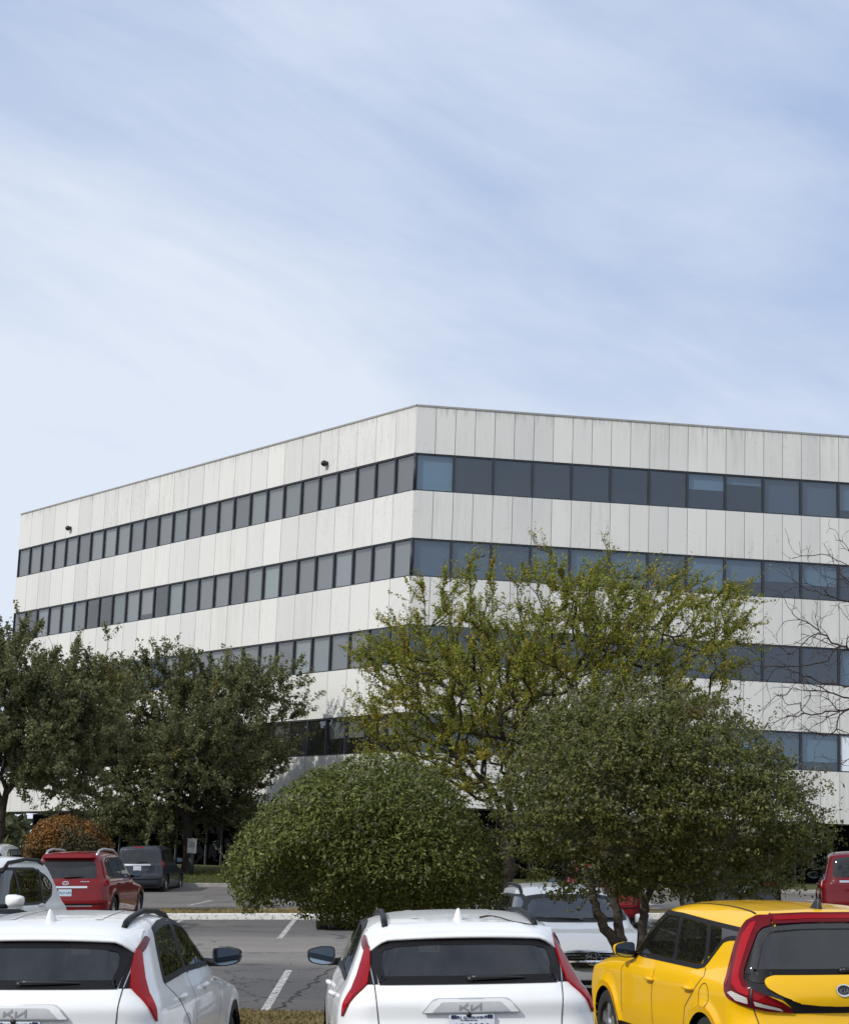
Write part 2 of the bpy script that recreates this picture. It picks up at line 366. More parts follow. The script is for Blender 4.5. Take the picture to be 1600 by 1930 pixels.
# ------------------------------------------------------------------ office building
CX, CY = -0.52, 85.6; AL, AR = R(37.83), R(81.71)
dL = Vector((-math.sin(AL), math.cos(AL), 0)); dR = Vector((math.sin(AR), math.cos(AR), 0))
nL = Vector((-math.cos(AL), -math.sin(AL), 0)); nR = Vector((math.cos(AR), -math.sin(AR), 0))
WL, WR, NL, NR = 1.507, 0.906, 26, 36
ZT = 23.216; FLH, WH = 3.9, 1.734
ZA = [ZT - 2.235 - FLH * i for i in range(4)]; ZB = [a - WH for a in ZA]; ZP = 5.224
GROUND_Z = 1.6
org = Vector((CX, CY, 0))
def PL(u, d, z): return tuple(org + dL * u + nL * d + Vector((0, 0, z)))     # u along the left wing, d out of the wall
def PRr(u, d, z): return tuple(org + dR * u + nR * d + Vector((0, 0, z)))

def panel_mat():
    m, nt, out = newmat('white_panel'); b = N(nt, 'ShaderNodeBsdfPrincipled', Roughness=0.75); b.inputs['Specular IOR Level'].default_value = 0.3
    tc = N(nt, 'ShaderNodeTexCoord'); P = tc.outputs['Object']
    gi = N(nt, 'ShaderNodeNewGeometry')
    isl = ramp(nt, gi.outputs['Random Per Island'], [(0, (0.61, 0.61, 0.583)), (0.5, (0.66, 0.655, 0.625)), (1, (0.705, 0.70, 0.66))])
    # rain streaks: noise drawn out along z
    mp = N(nt, 'ShaderNodeMapping'); mp.inputs['Scale'].default_value = (5, 5, 0.35); lk(nt, P, mp.inputs[0])
    st = noise(nt, 1.0, 7, 0.62, mp.outputs[0]); bl = noise(nt, 0.22, 3, 0.5, P)
    mu = N(nt, 'ShaderNodeMath', operation='MULTIPLY'); lk(nt, st.outputs['Fac'], mu.inputs[0]); lk(nt, bl.outputs['Fac'], mu.inputs[1])
    f = ramp(nt, mu.outputs[0], [(0.25, (0, 0, 0)), (0.46, (0.42, 0.42, 0.42))])
    c = mixc(nt, f.outputs[0], isl.outputs[0], (0.42, 0.415, 0.39))
    # dirt bleeding down from the coping, ragged
    sx = N(nt, 'ShaderNodeSeparateXYZ'); lk(nt, P, sx.inputs[0])
    mr = N(nt, 'ShaderNodeMapRange'); lk(nt, sx.outputs['Z'], mr.inputs[0]); mr.inputs[1].default_value = ZT - 1.0; mr.inputs[2].default_value = ZT; mr.inputs[3].default_value = 0; mr.inputs[4].default_value = 0.32
    mp3 = N(nt, 'ShaderNodeMapping'); mp3.inputs['Scale'].default_value = (7, 7, 0.5); lk(nt, P, mp3.inputs[0]); s3 = noise(nt, 1.0, 6, 0.7, mp3.outputs[0])
    ad = N(nt, 'ShaderNodeMath', operation='ADD'); lk(nt, mr.outputs[0], ad.inputs[0]); lk(nt, s3.outputs['Fac'], ad.inputs[1])
    f3 = ramp(nt, ad.outputs[0], [(0.72, (0, 0, 0)), (0.95, (0.6, 0.6, 0.6))]); c = mixc(nt, f3.outputs[0], c, (0.30, 0.30, 0.28))
    # flaked paint on some panels
    fl = noise(nt, 6, 6, 0.75, P); zone = noise(nt, 0.16, 2, 0.5, P)
    f4 = N(nt, 'ShaderNodeMath', operation='MULTIPLY'); lk(nt, ramp(nt, fl.outputs['Fac'], [(0.56, (0, 0, 0)), (0.63, (1, 1, 1))]).outputs[0], f4.inputs[0]); lk(nt, ramp(nt, zone.outputs['Fac'], [(0.50, (0, 0, 0)), (0.62, (0.6, 0.6, 0.6))]).outputs[0], f4.inputs[1])
    c = mixc(nt, f4.outputs[0], c, (0.40, 0.40, 0.38))
    lk(nt, c, b.inputs['Base Color']); bp = N(nt, 'ShaderNodeBump', Strength=0.15, Distance=0.01); lk(nt, fl.outputs['Fac'], bp.inputs['Height']); lk(nt, bp.outputs[0], b.inputs['Normal'])
    lk(nt, b.outputs[0], out.inputs[0]); return m

M_PANEL = panel_mat()
M_JOINT = simple('joint_sealant', (0.27, 0.27, 0.26), 0.9, var=0.2)
M_COPE = simple('coping_metal', (0.30, 0.29, 0.27), 0.6, var=0.15)
M_MULL = simple('dark_mullion', (0.022, 0.026, 0.034), 0.45, var=0.15)
M_PANE = tinted('office_glass', (0.50, 0.57, 0.63), 2.0, 0.012, 0.03, (.72, .86, 1.0)); M_PANEL_ = tinted('grey_office_glass', (0.8, 0.8, 0.8), 2.15, 0.012, 0.03)
def vary_panes(m, st):
    """every pane came from its own batch: a slightly different tint"""
    nt = m.node_tree; tr = [n for n in nt.nodes if n.type == 'BSDF_TRANSPARENT'][0]; oi = N(nt, 'ShaderNodeObjectInfo')
    r = ramp(nt, oi.outputs['Random'], st); lk(nt, r.outputs[0], tr.inputs[0])
vary_panes(M_PANE, [(0, (.48, .52, .58)), (.4, (.58, .66, .72)), (1, (.70, .82, .88))]); vary_panes(M_PANEL_, [(0, (.68, .67, .68)), (.6, (.80, .80, .80)), (1, (.84, .90, .90))])
M_LOBBY = tinted('lobby_glass', (0.03, 0.033, 0.036), 1.09, 0.01, 0.001)
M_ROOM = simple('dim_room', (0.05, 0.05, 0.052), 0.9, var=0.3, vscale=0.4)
M_SLAB = simple('soffit', (0.28, 0.28, 0.27), 0.9)
M_ROOFM = simple('roof_gravel', (0.25, 0.24, 0.22), 0.95, var=0.2)
M_BLACK = simple('black_plastic', (0.012, 0.012, 0.013), 0.4)
def blind_mat(name, tone):
    m, nt, out = newmat(name); b = N(nt, 'ShaderNodeBsdfPrincipled', Roughness=0.8)
    oi = N(nt, 'ShaderNodeObjectInfo'); r = ramp(nt, oi.outputs['Random'], [(0, tone[0]), (0.25, tuple(.7 * a + .3 * b_ for a, b_ in zip(tone[0], tone[1]))), (0.7, tuple(.4 * a + .6 * b_ for a, b_ in zip(tone[0], tone[1]))), (1, tone[1])])
    tc = N(nt, 'ShaderNodeTexCoord'); wv = N(nt, 'ShaderNodeTexWave', wave_type='BANDS', bands_direction='X'); wv.inputs['Scale'].default_value = 2.6; wv.inputs['Distortion'].default_value = 0.4; lk(nt, tc.outputs['Object'], wv.inputs[0])
    c = mixc(nt, tone[2], r.outputs[0], wv.outputs['Color'], 'OVERLAY'); lk(nt, c, b.inputs['Base Color']); lk(nt, b.outputs[0], out.inputs[0]); return m
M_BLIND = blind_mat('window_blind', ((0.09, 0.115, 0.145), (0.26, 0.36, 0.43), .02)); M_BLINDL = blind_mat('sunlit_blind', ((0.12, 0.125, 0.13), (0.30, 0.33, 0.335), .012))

bld = empty('office_building', (CX, CY, 2.2))
tag(bld, 'white four storey panelled office block with dark ribbon windows behind the trees', 'building')
def under(o, p):
    """parent while keeping world-space vertices"""
    o.parent = p; o.matrix_parent_inverse = Matrix.Translation(p.location).inverted() if p.type == 'EMPTY' else Matrix.Identity(4); return o

def band_wall(Pf, n, w, z0, z1, shift):
    mb = MB(); g = 0.013; L = n * w
    mb.add([Pf(0.0, -0.06, z0 + .01), Pf(L, -0.06, z0 + .01), Pf(L, -0.06, z1 - .01), Pf(0.0, -0.06, z1 - .01)], [(0, 1, 2, 3)], 1)
    for k in range(n):
        a, b = k * w + (g if k else 0.0), (k + 1) * w - (g if k < n - 1 else 0.0)
        j = 0.004 * math.sin(k * 12.9 + z0)
        vs = [Pf(a, j, z0), Pf(b, j, z0), Pf(b, j, z1), Pf(a, j, z1), Pf(a, -0.2, z0), Pf(b, -0.2, z0), Pf(b, -0.2, z1), Pf(a, -0.2, z1)]
        mb.add(vs, [(0, 1, 2, 3), (0, 4, 5, 1), (1, 5, 6, 2), (2, 6, 7, 3), (3, 7, 4, 0)])
    return under(mb.build('wall_panels', [M_PANEL, M_JOINT], None, True), bld)

edges = [(ZA[0], ZT - 0.06)] + [(ZA[i + 1], ZB[i]) for i in range(3)] + [(ZP, ZB[3])]
for z0, z1 in edges:
    band_wall(PL, NL, WL, z0, z1, 0); band_wall(PRr, NR, WR, z0, z1, 0)
LL, LR = NL * WL, NR * WR
# coping
mb = MB()
for Pf, L in ((PL, LL), (PRr, LR)):
    mb.add([Pf(0, .035, ZT - .08), Pf(L, .035, ZT - .08), Pf(L, .035, ZT), Pf(0, .035, ZT), Pf(0, -.3, ZT - .08), Pf(L, -.3, ZT - .08), Pf(L, -.3, ZT), Pf(0, -.3, ZT)], [(0, 1, 2, 3), (3, 2, 6, 7), (0, 4, 5, 1), (4, 7, 6, 5)])
under(mb.build('coping', M_COPE), bld)
# roof, slabs, end and back walls
def foot(inset, z):
    a = Vector(PL(LL - 0.01, -inset, z)); b = org - (nL + nR).normalized() * inset * 1.1 + Vector((0, 0, z)); c = Vector(PRr(LR - 0.01, -inset, z))
    e = c - nR * 24; f = a - nL * 24
    return [tuple(a), tuple(b), tuple(c), tuple(e), tuple(f)]
mb = MB(); mb.add(foot(0.25, ZT - 0.35), [(0, 1, 2, 3, 4)]); under(mb.build('roof', M_ROOFM), bld)
mb = MB()
for z in [ZP + 0.02] + [b - 0.9 for b in ZB] + [a + 0.55 for a in ZA]:
    mb.add(foot(0.22, z), [(0, 1, 2, 3, 4)])
under(mb.build('floor_slabs', M_SLAB), bld)
mb = MB(); f0, f1 = foot(0.1, ZP + .03), foot(0.1, ZT - 0.07)
for i, j in ((2, 3), (3, 4), (4, 0)): mb.add([f0[i], f0[j], f1[j], f1[i]], [(0, 1, 2, 3)])
under(mb.build('end_walls', M_PANEL), bld)
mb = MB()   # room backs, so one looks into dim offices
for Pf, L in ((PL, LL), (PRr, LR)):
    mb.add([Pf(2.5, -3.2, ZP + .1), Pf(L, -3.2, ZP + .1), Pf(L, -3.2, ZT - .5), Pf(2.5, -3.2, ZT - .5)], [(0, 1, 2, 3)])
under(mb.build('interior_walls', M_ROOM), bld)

def window(Pf, u0, u1, z0, z1, blind, glass=M_PANE, fw=0.055):
    mb = MB(); mb.add([Pf(u0, -.10, z0), Pf(u1, -.10, z0), Pf(u1, -.10, z1), Pf(u0, -.10, z1)], [(0, 1, 2, 3) if Pf is PRr else (3, 2, 1, 0)])
    g = under(mb.build('window', M_PANEL_ if Pf is PL else glass, None, False), bld)
    fr = MB()
    for (a, b, c, d) in ((u0, u0 + fw, z0, z1), (u1 - fw, u1, z0, z1), (u0 + fw, u1 - fw, z0, z0 + fw), (u0 + fw, u1 - fw, z1 - fw * 1.3, z1)):
        vs = [Pf(x, y, z) for y in (-.16, -.035) for z in (c, d) for x in (a, b)]
        fr.add(vs, [(4, 5, 7, 6), (0, 1, 5, 4), (2, 6, 7, 3), (0, 4, 6, 2), (1, 3, 7, 5)])
    f = fr.build('frame', M_MULL); f.parent = g
    if blind > 0:
        bb = MB(); zb = z1 - (z1 - z0) * blind
        bb.add([Pf(u0 + .05, -.22, zb), Pf(u1 - .05, -.22, zb), Pf(u1 - .05, -.22, z1), Pf(u0 + .05, -.22, z1)], [(0, 1, 2, 3)])
        o = bb.build('blind', M_BLINDL if Pf is PL else M_BLIND); o.parent = g
    return g
M_INFILL = simple('white_infill', (0.74, 0.80, 0.86), .6)
rw = random.Random(5)
def pick(p_full):
    t = rw.random()
    return 1.0 if t < p_full else (0.0 if t < p_full + 0.12 else rw.choice([0.55, 0.7, 0.8]))
LAST = []
for i in range(4):
    for k in range(NL):
        show = i < 2 or (i == 2 and 2 <= k <= 13) or (i == 3 and k <= 6)
        if i == 3: bl = 0.0 if k in (4, 5, 7, 8) else 0.55
        elif i == 1: bl = 1.0 if k < 12 else pick(0.75)
        else: bl = 1.0
        (window(PL, k * WL, (k + 1) * WL, ZB[i], ZA[i], bl) if show else LAST.append((PL, k * WL, (k + 1) * WL, ZB[i], ZA[i])))
    for k in range(NR // 2):
        show = k <= 11 and (i == 0 or (i == 1) or (k >= 8))
        bl = 1.0
        if i == 0: bl = {1: 0, 2: 0, 3: 0, 4: 0, 5: 0, 6: 0, 7: 0.45, 8: 0.25, 11: 0.75}.get(k, 1.0)
        if i == 1: bl = {9: 0.55, 8: 0.6, 10: 0.6, 11: 0.3}.get(k, 1.0)
        if i == 2: bl = {8: 0.0, 9: 0.0, 10: 0.0}.get(k, 1.0)
        if i == 3: bl = {10: 0.76}.get(k, 1.0)
        (window(PRr, 2 * k * WR, 2 * (k + 1) * WR, ZB[i], ZA[i], 0 if (i, k) == (3, 11) else bl, M_INFILL if (i, k) == (3, 11) else M_PANE) if show else LAST.append((PRr, 2 * k * WR, 2 * (k + 1) * WR, ZB[i], ZA[i])))
mb = MB()
for Pf, u0, u1, z0, z1 in LAST:
    mb.add([Pf(u0, -.10, z0), Pf(u1, -.10, z0), Pf(u1, -.10, z1), Pf(u0, -.10, z1)], [(0, 1, 2, 3) if Pf is PRr else (3, 2, 1, 0)], 0)
    for (a, b) in ((u0, u0 + .05), (u1 - .05, u1)): mb.add([Pf(a, -.035, z0), Pf(b, -.035, z0), Pf(b, -.035, z1), Pf(a, -.035, z1)], [(0, 1, 2, 3)], 1)
o = under(mb.build('hidden_windows', [M_PANE, M_MULL], None, False), bld); o['kind'] = 'stuff'
# corner posts in the ribbon windows
for i in range(4):
    c = org - (nL + nR).normalized() * 0.05; mb = MB()
    mb.tube([(c.x, c.y, ZB[i] + .001), (c.x, c.y, ZA[i] - .001)], 0.07, 10)
    under(mb.build('corner_post', M_MULL), bld)
# recessed ground floor
mb = MB()
for Pf, L in ((PL, LL), (PRr, LR)):
    mb.add([Pf(0.0, -2.4, GROUND_Z), Pf(L, -2.4, GROUND_Z), Pf(L, -2.4, ZP), Pf(0.0, -2.4, ZP)], [(0, 1, 2, 3) if Pf is PRr else (3, 2, 1, 0)], 0)
    n = int(L / 1.5)
    for k in range(n + 1):
        u = k * L / n; vs = [Pf(x, y, z) for y in (-2.42, -2.3) for z in (GROUND_Z, ZP - .01) for x in (u - .03, u + .03)]
        mb.add(vs, [(4, 5, 7, 6), (0, 4, 6, 2), (1, 3, 7, 5)], 1)
    mb.add([Pf(1, -3.6, GROUND_Z), Pf(L, -3.6, GROUND_Z), Pf(L, -3.6, ZP), Pf(1, -3.6, ZP)], [(0, 1, 2, 3)], 2)
mb.add([Pf_ for Pf_ in (PL(LL, -2.4, GROUND_Z), PL(LL, -24, GROUND_Z), PL(LL, -24, ZP), PL(LL, -2.4, ZP))], [(0, 1, 2, 3)], 0)
under(mb.build('lobby_glazing', [M_LOBBY, simple('grey_mullion', (0.10, 0.105, 0.11), 0.5), M_ROOM], None, False), bld)
# small black floodlights on the left wing
def floodlight(k, z):
    mb = MB(); u = (k) * WL; c = Vector(PL(u, 0.0, z))
    mb.tube([c - nL * .01, c + nL * .10], [.09, .09], 10)
    mb.tube([c + nL * .10, c + nL * .16 - Vector((0, 0, .02)), c + nL * .26 - Vector((0, 0, .07)), c + nL * .30 - Vector((0, 0, .10))], [.10, .15, .14, .09], 12)
    under(mb.build('floodlight', M_BLACK), bld)
floodlight(4.5 + 0.05, ZT - 2.235 + 0.53); floodlight(21.6, ZT - 2.235 + 0.53)
# ------------------------------------------------------------------ car bodies
def pchip(xs, ys):
    x = np.asarray(xs, float); y = np.asarray(ys, float); h = np.diff(x); d = np.diff(y) / h; m = np.zeros_like(y)
    m[0], m[-1] = d[0], d[-1]
    for i in range(1, len(x) - 1):
        if d[i - 1] * d[i] > 0:
            w1, w2 = 2 * h[i] + h[i - 1], h[i] + 2 * h[i - 1]; m[i] = (w1 + w2) / (w1 / d[i - 1] + w2 / d[i])
    def f(t):
        t = np.clip(t, x[0], x[-1]); i = np.clip(np.searchsorted(x, t) - 1, 0, len(h) - 1)
        s = (t - x[i]) / h[i]
        return (y[i] * (1 + 2 * s) * (1 - s) ** 2 + h[i] * m[i] * s * (1 - s) ** 2 + y[i + 1] * s * s * (3 - 2 * s) + h[i] * m[i + 1] * s * s * (s - 1))
    return f

def rmax(a, b, r):
    """intersection of two half spaces with a rounded edge of radius r"""
    u = np.maximum(a + r, 0); v = np.maximum(b + r, 0)
    return np.minimum(np.maximum(a, b), -r) + np.sqrt(u * u + v * v)

class Shape:
    """implicit car body. x to the right, y forward from the rear bumper, z up"""
    def __init__(s, L, W, P, Rr, F, Z, kr=.08, krx=.2, kfx=.28, zb=.22, r=(.16, .10, .05), wheels=((.85, .33), (3.5, .33)), warch=.37, flare=.015, extra=None, mid=.72):
        s.L, s.kr, s.krx, s.kfx, s.zb, s.r, s.wheels, s.warch, s.flare, s.extra, s.mid = L, kr, krx, kfx, zb, r, wheels, warch, flare, extra, mid
        s.W, s.P, s.R, s.F, s.Z = (pchip(*zip(*t)) for t in (W, P, Rr, F, Z))
        s.ztop = max(q[1] for q in Z)
    def f(s, p):
        x, y, z = p[:, 0], p[:, 1], p[:, 2]; ax = np.abs(x); e = 1e-3
        fl = sum(s.flare * np.exp(-((np.hypot(y - wy, z - wz) - s.warch - .03) / .05) ** 2) for wy, wz in s.wheels)
        W = s.W(z) * s.P(y) + fl
        if s.extra is not None: W = W + s.extra(y, z)
        side = (ax - W) / np.sqrt(1 + ((s.W(z + e) - s.W(z - e)) / (2 * e)) ** 2)
        rear = (s.R(z) + s.krx * x * x - y) / np.sqrt(1 + ((s.R(z + e) - s.R(z - e)) / (2 * e)) ** 2)
        front = (y - s.F(z) + s.kfx * x * x) / np.sqrt(1 + np.minimum(((s.F(z + e) - s.F(z - e)) / (2 * e)) ** 2, 400))
        roof = z - (s.Z(y) - s.kr * x * x)
        a = rmax(side, rear, s.r[0]); a = rmax(a, front, s.r[0]); a = rmax(a, roof, s.r[1]); return rmax(a, s.zb - z, .06)
    def mesh(s, h=.03):
        L = s.L; hx, y0, y1, z0, z1 = 1.15, -.3, L + .3, .1, s.ztop + .15
        nx, ny, nz = int(2.0 / h), int(L / h), int((s.ztop - .2) / h)
        gx, gy, gz_ = np.linspace(-hx, hx, nx + 1), np.linspace(y0, y1, ny + 1), np.linspace(z0, z1, nz + 1)
        V, Q = [], []; off = 0
        def add(A, B, fn):
            nonlocal off
            a, b = np.meshgrid(A, B); V.append(fn(a.ravel(), b.ravel())); n = len(A)
            i = np.arange((len(B) - 1) * (n - 1)); r, c = i // (n - 1), i % (n - 1); k = r * n + c + off
            Q.append(np.stack([k, k + 1, k + n + 1, k + n], -1)); off += len(a.ravel())
        o = np.ones_like
        add(gy, gz_, lambda a, b: np.stack([o(a) * hx, a, b], -1)); add(gy, gz_, lambda a, b: np.stack([-o(a) * hx, a, b], -1))
        add(gx, gz_, lambda a, b: np.stack([a, o(a) * y0, b], -1)); add(gx, gz_, lambda a, b: np.stack([a, o(a) * y1, b], -1))
        add(gx, gy, lambda a, b: np.stack([a, b, o(a) * z1], -1))
        V = np.concatenate(V); Q = np.concatenate(Q)
        key = np.round(V, 4); _, idx, inv = np.unique(key, axis=0, return_index=True, return_inverse=True); V = V[idx]; Q = inv.ravel()[Q]
        O = np.stack([np.zeros(len(V)), np.clip(V[:, 1], 1.0, L - 1.35), np.full(len(V), s.mid)], -1)
        lo = np.zeros(len(V)); hi = np.ones(len(V))
        for _ in range(26):
            t = (lo + hi) / 2; q = O + (V - O) * t[:, None]; ins = s.f(q) < 0
            lo = np.where(ins, t, lo); hi = np.where(ins, hi, t)
        V = O + (V - O) * ((lo + hi) / 2)[:, None]
        # orient outwards
        a = V[Q]; n = np.cross(a[:, 1] - a[:, 0], a[:, 3] - a[:, 0]); c = a.mean(1) - np.array([0, L / 2, s.mid]); flip = (n * c).sum(1) < 0
        Q[flip] = Q[flip][:, ::-1]
        return V, Q

def round_poly(pts, r, n=4):
    """polygon with its corners rounded (r: one radius or one per corner)"""
    P = [Vector(p) for p in pts]; k = len(P); out = []
    rs = r if hasattr(r, '__len__') else [r] * k
    for i in range(k):
        a, b, c = P[i - 1], P[i], P[(i + 1) % k]; d1, d2 = (a - b), (c - b); l = min(rs[i], d1.length * .45, d2.length * .45)
        if l < 1e-4: out.append(b.copy()); continue
        p, q = b + d1.normalized() * l, b + d2.normalized() * l
        for j in range(n + 1):
            t = j / n; out.append(p * (1 - t) ** 2 + b * 2 * t * (1 - t) + q * t * t)
    return out

def resample(P, h, closed=True):
    out = []; k = len(P)
    for i in range(k if closed else k - 1):
        a, b = P[i], P[(i + 1) % k]; n = max(1, int(math.ceil((b - a).length / h)))
        for j in range(n): out.append(a + (b - a) * (j / n))
    if not closed: out.append(P[-1].copy())
    return out

def in_poly(x, y, P):
    ins = np.zeros(len(x), bool); k = len(P)
    for i in range(k):
        (x0, y0), (x1, y1) = P[i], P[(i + 1) % k]
        if abs(y1 - y0) < 1e-9: continue
        c = ((y0 > y) != (y1 > y)) & (x < (x1 - x0) * (y - y0) / (y1 - y0) + x0); ins ^= c
    return ins

def area2(P): return sum(P[i - 1].x * P[i].y - P[i].x * P[i - 1].y for i in range(len(P))) / 2
def inset(P, d):
    s = 1 if area2(P) > 0 else -1; k = len(P); out = []
    for i in range(k):
        t1 = (P[i] - P[i - 1]); t2 = (P[(i + 1) % k] - P[i])
        t = (t1.normalized() if t1.length > 1e-9 else Vector((0, 0))) + (t2.normalized() if t2.length > 1e-9 else Vector((0, 0)))
        if t.length < 1e-9: out.append(P[i].copy()); continue
        t.normalize(); out.append(P[i] + Vector((-t.y, t.x)) * d * s)
    return out

class Car:
    """a car in its own coordinates: parts are patches that hug the body surface"""
    def __init__(c, name, shape, paint, h=.03):
        c.root = empty(name); c.sh = shape; c.paint = paint
        c.V, c.Q = shape.mesh(h)
        c.bvh = BVHTree.FromPolygons([Vector(v) for v in c.V], [tuple(q) for q in c.Q])
        c.cuts = []; c.L = shape.L
    # projections: 2-D point -> ray
    def ray(c, pr, p):
        u, v = p[0], p[1]
        if pr == 'SR': return Vector((2, u, v)), Vector((-1, 0, 0))
        if pr == 'SL': return Vector((-2, u, v)), Vector((1, 0, 0))
        if pr == 'R': return Vector((u, -1.5, v)), Vector((0, 1, 0))
        if pr == 'F': return Vector((u, c.L + 1.5, v)), Vector((0, -1, 0))
        if pr == 'T': return Vector((u, v, 4)), Vector((0, 0, -1))
        s = 1 if pr == 'CR' else -1     # rear corner, looked at along the diagonal; u runs outwards
        d = Vector((-s * .7071, .7071, 0)); t = Vector((s * .7071, .7071, 0))
        return t * u + Vector((0, 0, v)) - d * 4, d
    def hit(c, pr, p):
        o, d = c.ray(pr, p); loc, n, i, _ = c.bvh.ray_cast(o, d)
        if loc is None:
            loc, n, i, _ = c.bvh.find_nearest(o + d * (1.5 if pr in ('R', 'F') else 1.2 if pr != 'T' else 2.5) if pr[0] != 'C' else o + d * 3.3)
        if n.dot(d) > 0: n = -n
        return loc, n
    def cut(c, pr, P): c.cuts.append((pr, [tuple(p) for p in inset(P, .022)]))
    def patch(c, name, pr, P, mat, off=.004, thick=0.0, parent=None, h=.05, dome=0.0):
        P = [Vector(p[:2]) for p in P]; P = resample(P, h * .8)
        bm = bmesh.new(); vs = [bm.verts.new((p.x, p.y, 0)) for p in P]; bm.faces.new(vs)
        xs = [p.x for p in P]; ys = [p.y for p in P]
        for ax, a, b in ((0, min(xs), max(xs)), (1, min(ys), max(ys))):
            k = int((b - a) / h)
            for i in range(1, k + 1):
                co_ = Vector((0, 0, 0)); co_[ax] = a + (b - a) * i / (k + 1); no = Vector((0, 0, 0)); no[ax] = 1
                bmesh.ops.bisect_plane(bm, geom=bm.verts[:] + bm.edges[:] + bm.faces[:], plane_co=co_, plane_no=no, dist=1e-6)
        bmesh.ops.triangulate(bm, faces=[f for f in bm.faces if len(f.verts) > 4])
        bedges = {e for e in bm.edges if e.is_boundary}; bverts = {v for e in bedges for v in e.verts}
        mp = {}; low = {}
        for v in bm.verts:
            l, n = c.hit(pr, (v.co.x, v.co.y)); mp[v] = l + n * (off + thick); low[v] = l + n * (-.004)
            if v in bverts and thick > 0: low[v] = l - n * .004
        if thick > 0:
            nv = {v: bm.verts.new(low[v]) for v in bverts}
            for e in list(bedges):
                a, b = e.verts; bm.faces.new((a, b, nv[b], nv[a]))
        for v, q in mp.items(): v.co = q
        for f in bm.faces: f.smooth = True
        bmesh.ops.recalc_face_normals(bm, faces=bm.faces)
        # face the outside
        s = sum(f.normal.dot(c.ray(pr, (0, 0))[1]) * f.calc_area() for f in bm.faces)
        if s > 0 and thick == 0: bmesh.ops.reverse_faces(bm, faces=bm.faces)
        if thick > 0:
            for e in bm.edges:
                if e in bedges: e.smooth = False
        me = bpy.data.meshes.new(name); bm.to_mesh(me); bm.free(); me.materials.append(mat)
        o = bpy.data.objects.new(name, me); COL.objects.link(o); o.parent = parent or c.root; return o
    def ring(c, name, pr, P, w, mat, off=.005, parent=None, w2=0.0, thick=0.0, h=.05):
        """a border strip: from w2 outside the outline to w inside it"""
        P = resample([Vector(p[:2]) for p in P], h); A = inset(P, -w2) if w2 else P; B = inset(P, w); mb = MB(); k = len(P)
        va = [c.hit(pr, p) for p in A]; vb = [c.hit(pr, p) for p in B]
        V = [l + n * off for l, n in va] + [l + n * (off + thick) for l, n in vb]
        mb.add(V, [(i, (i + 1) % k, k + (i + 1) % k, k + i) for i in range(k)], 0, True)
        o = mb.build(name, mat, parent or c.root); c.face_out(o, pr); return o
    def face_out(c, o, pr):
        me = o.data; d = c.ray(pr, (0, 0))[1]
        if sum(p.normal.dot(d) * p.area for p in me.polygons) > 0: me.flip_normals()
    def strip(c, name, pr, P, w, mat, off=.003, parent=None, h=.04, closed=False, mb=None, depth=0.0):
        P = resample([Vector(p[:2]) for p in P], h, closed); k = len(P); own = mb is None; mb = mb or MB(); A, B = [], []
        for i in range(k):
            a = P[i - 1] if (i or closed) else P[i]; b = P[(i + 1) % k] if (i < k - 1 or closed) else P[i]
            t = (b - a).normalized(); nn = Vector((-t.y, t.x)) * w / 2
            l, n = c.hit(pr, P[i] + nn); A.append(l + n * off); l, n = c.hit(pr, P[i] - nn); B.append(l + n * off)
        F = [(i, (i + 1) % k, k + (i + 1) % k, k + i) for i in range(k if closed else k - 1)]
        mb.add(A + B, F, 0, True)
        if own:
            o = mb.build(name, mat, parent or c.root); c.face_out(o, pr); return o
    def window(c, name, pr, P, glass, seal, sw=.03, off=.004, outer=.012, cut=True, parent=None, h=.07):
        if cut: c.cut(pr, [Vector(p[:2]) for p in resample([Vector(p[:2]) for p in P], .04)])
        g = c.patch(name, pr, P, glass, off, 0, parent, h)
        c.ring('window_seal', pr, P, sw, seal, off + .002, g, outer)
        return g
    def body(c, arch_cut=None, lining=None):
        V, Q = c.V, c.Q; cen = V[Q].mean(1); keep = np.ones(len(Q), bool); x, y, z = cen.T
        for wy, wz in c.sh.wheels: keep &= ~((np.hypot(y - wy, z - wz) < c.sh.warch - .005) & (np.abs(x) > .45) & (z < .95))
        a = V[Q]; nrm = np.cross(a[:, 2] - a[:, 0], a[:, 3] - a[:, 1]); nrm /= np.linalg.norm(nrm, axis=1)[:, None] + 1e-12
        cutm = np.zeros(len(Q), bool)
        for pr, P in c.cuts:
            if pr == 'SR': m = (x > .25) & (nrm[:, 0] > .1) & in_poly(y, z, P)
            elif pr == 'SL': m = (x < -.25) & (nrm[:, 0] < -.1) & in_poly(y, z, P)
            elif pr == 'R': m = (y < 1.4) & (nrm[:, 1] < -.05) & in_poly(x, z, P)
            elif pr == 'F': m = (y > c.L - 3) & (nrm[:, 1] > .05) & in_poly(x, z, P)
            elif pr == 'T': m = (nrm[:, 2] > .3) & (z > .8) & in_poly(x, y, P)
            cutm |= m
        def emit(name, V, Q, mat):
            u, inv = np.unique(Q, return_inverse=True)
            return np_mesh(name, V[u], quads=inv.reshape(Q.shape), mats=[mat], parent=c.root, smooth=True)
        o = emit('body', V, Q[keep & ~cutm], c.paint)
        if lining is not None:
            vn = np.zeros_like(V); np.add.at(vn, Q.ravel(), np.repeat(nrm, 4, axis=0)); vn /= np.linalg.norm(vn, axis=1)[:, None] + 1e-9
            emit('cabin_lining', V - vn * .03, Q[keep & ~cutm & (z > .45)], lining)
        return o
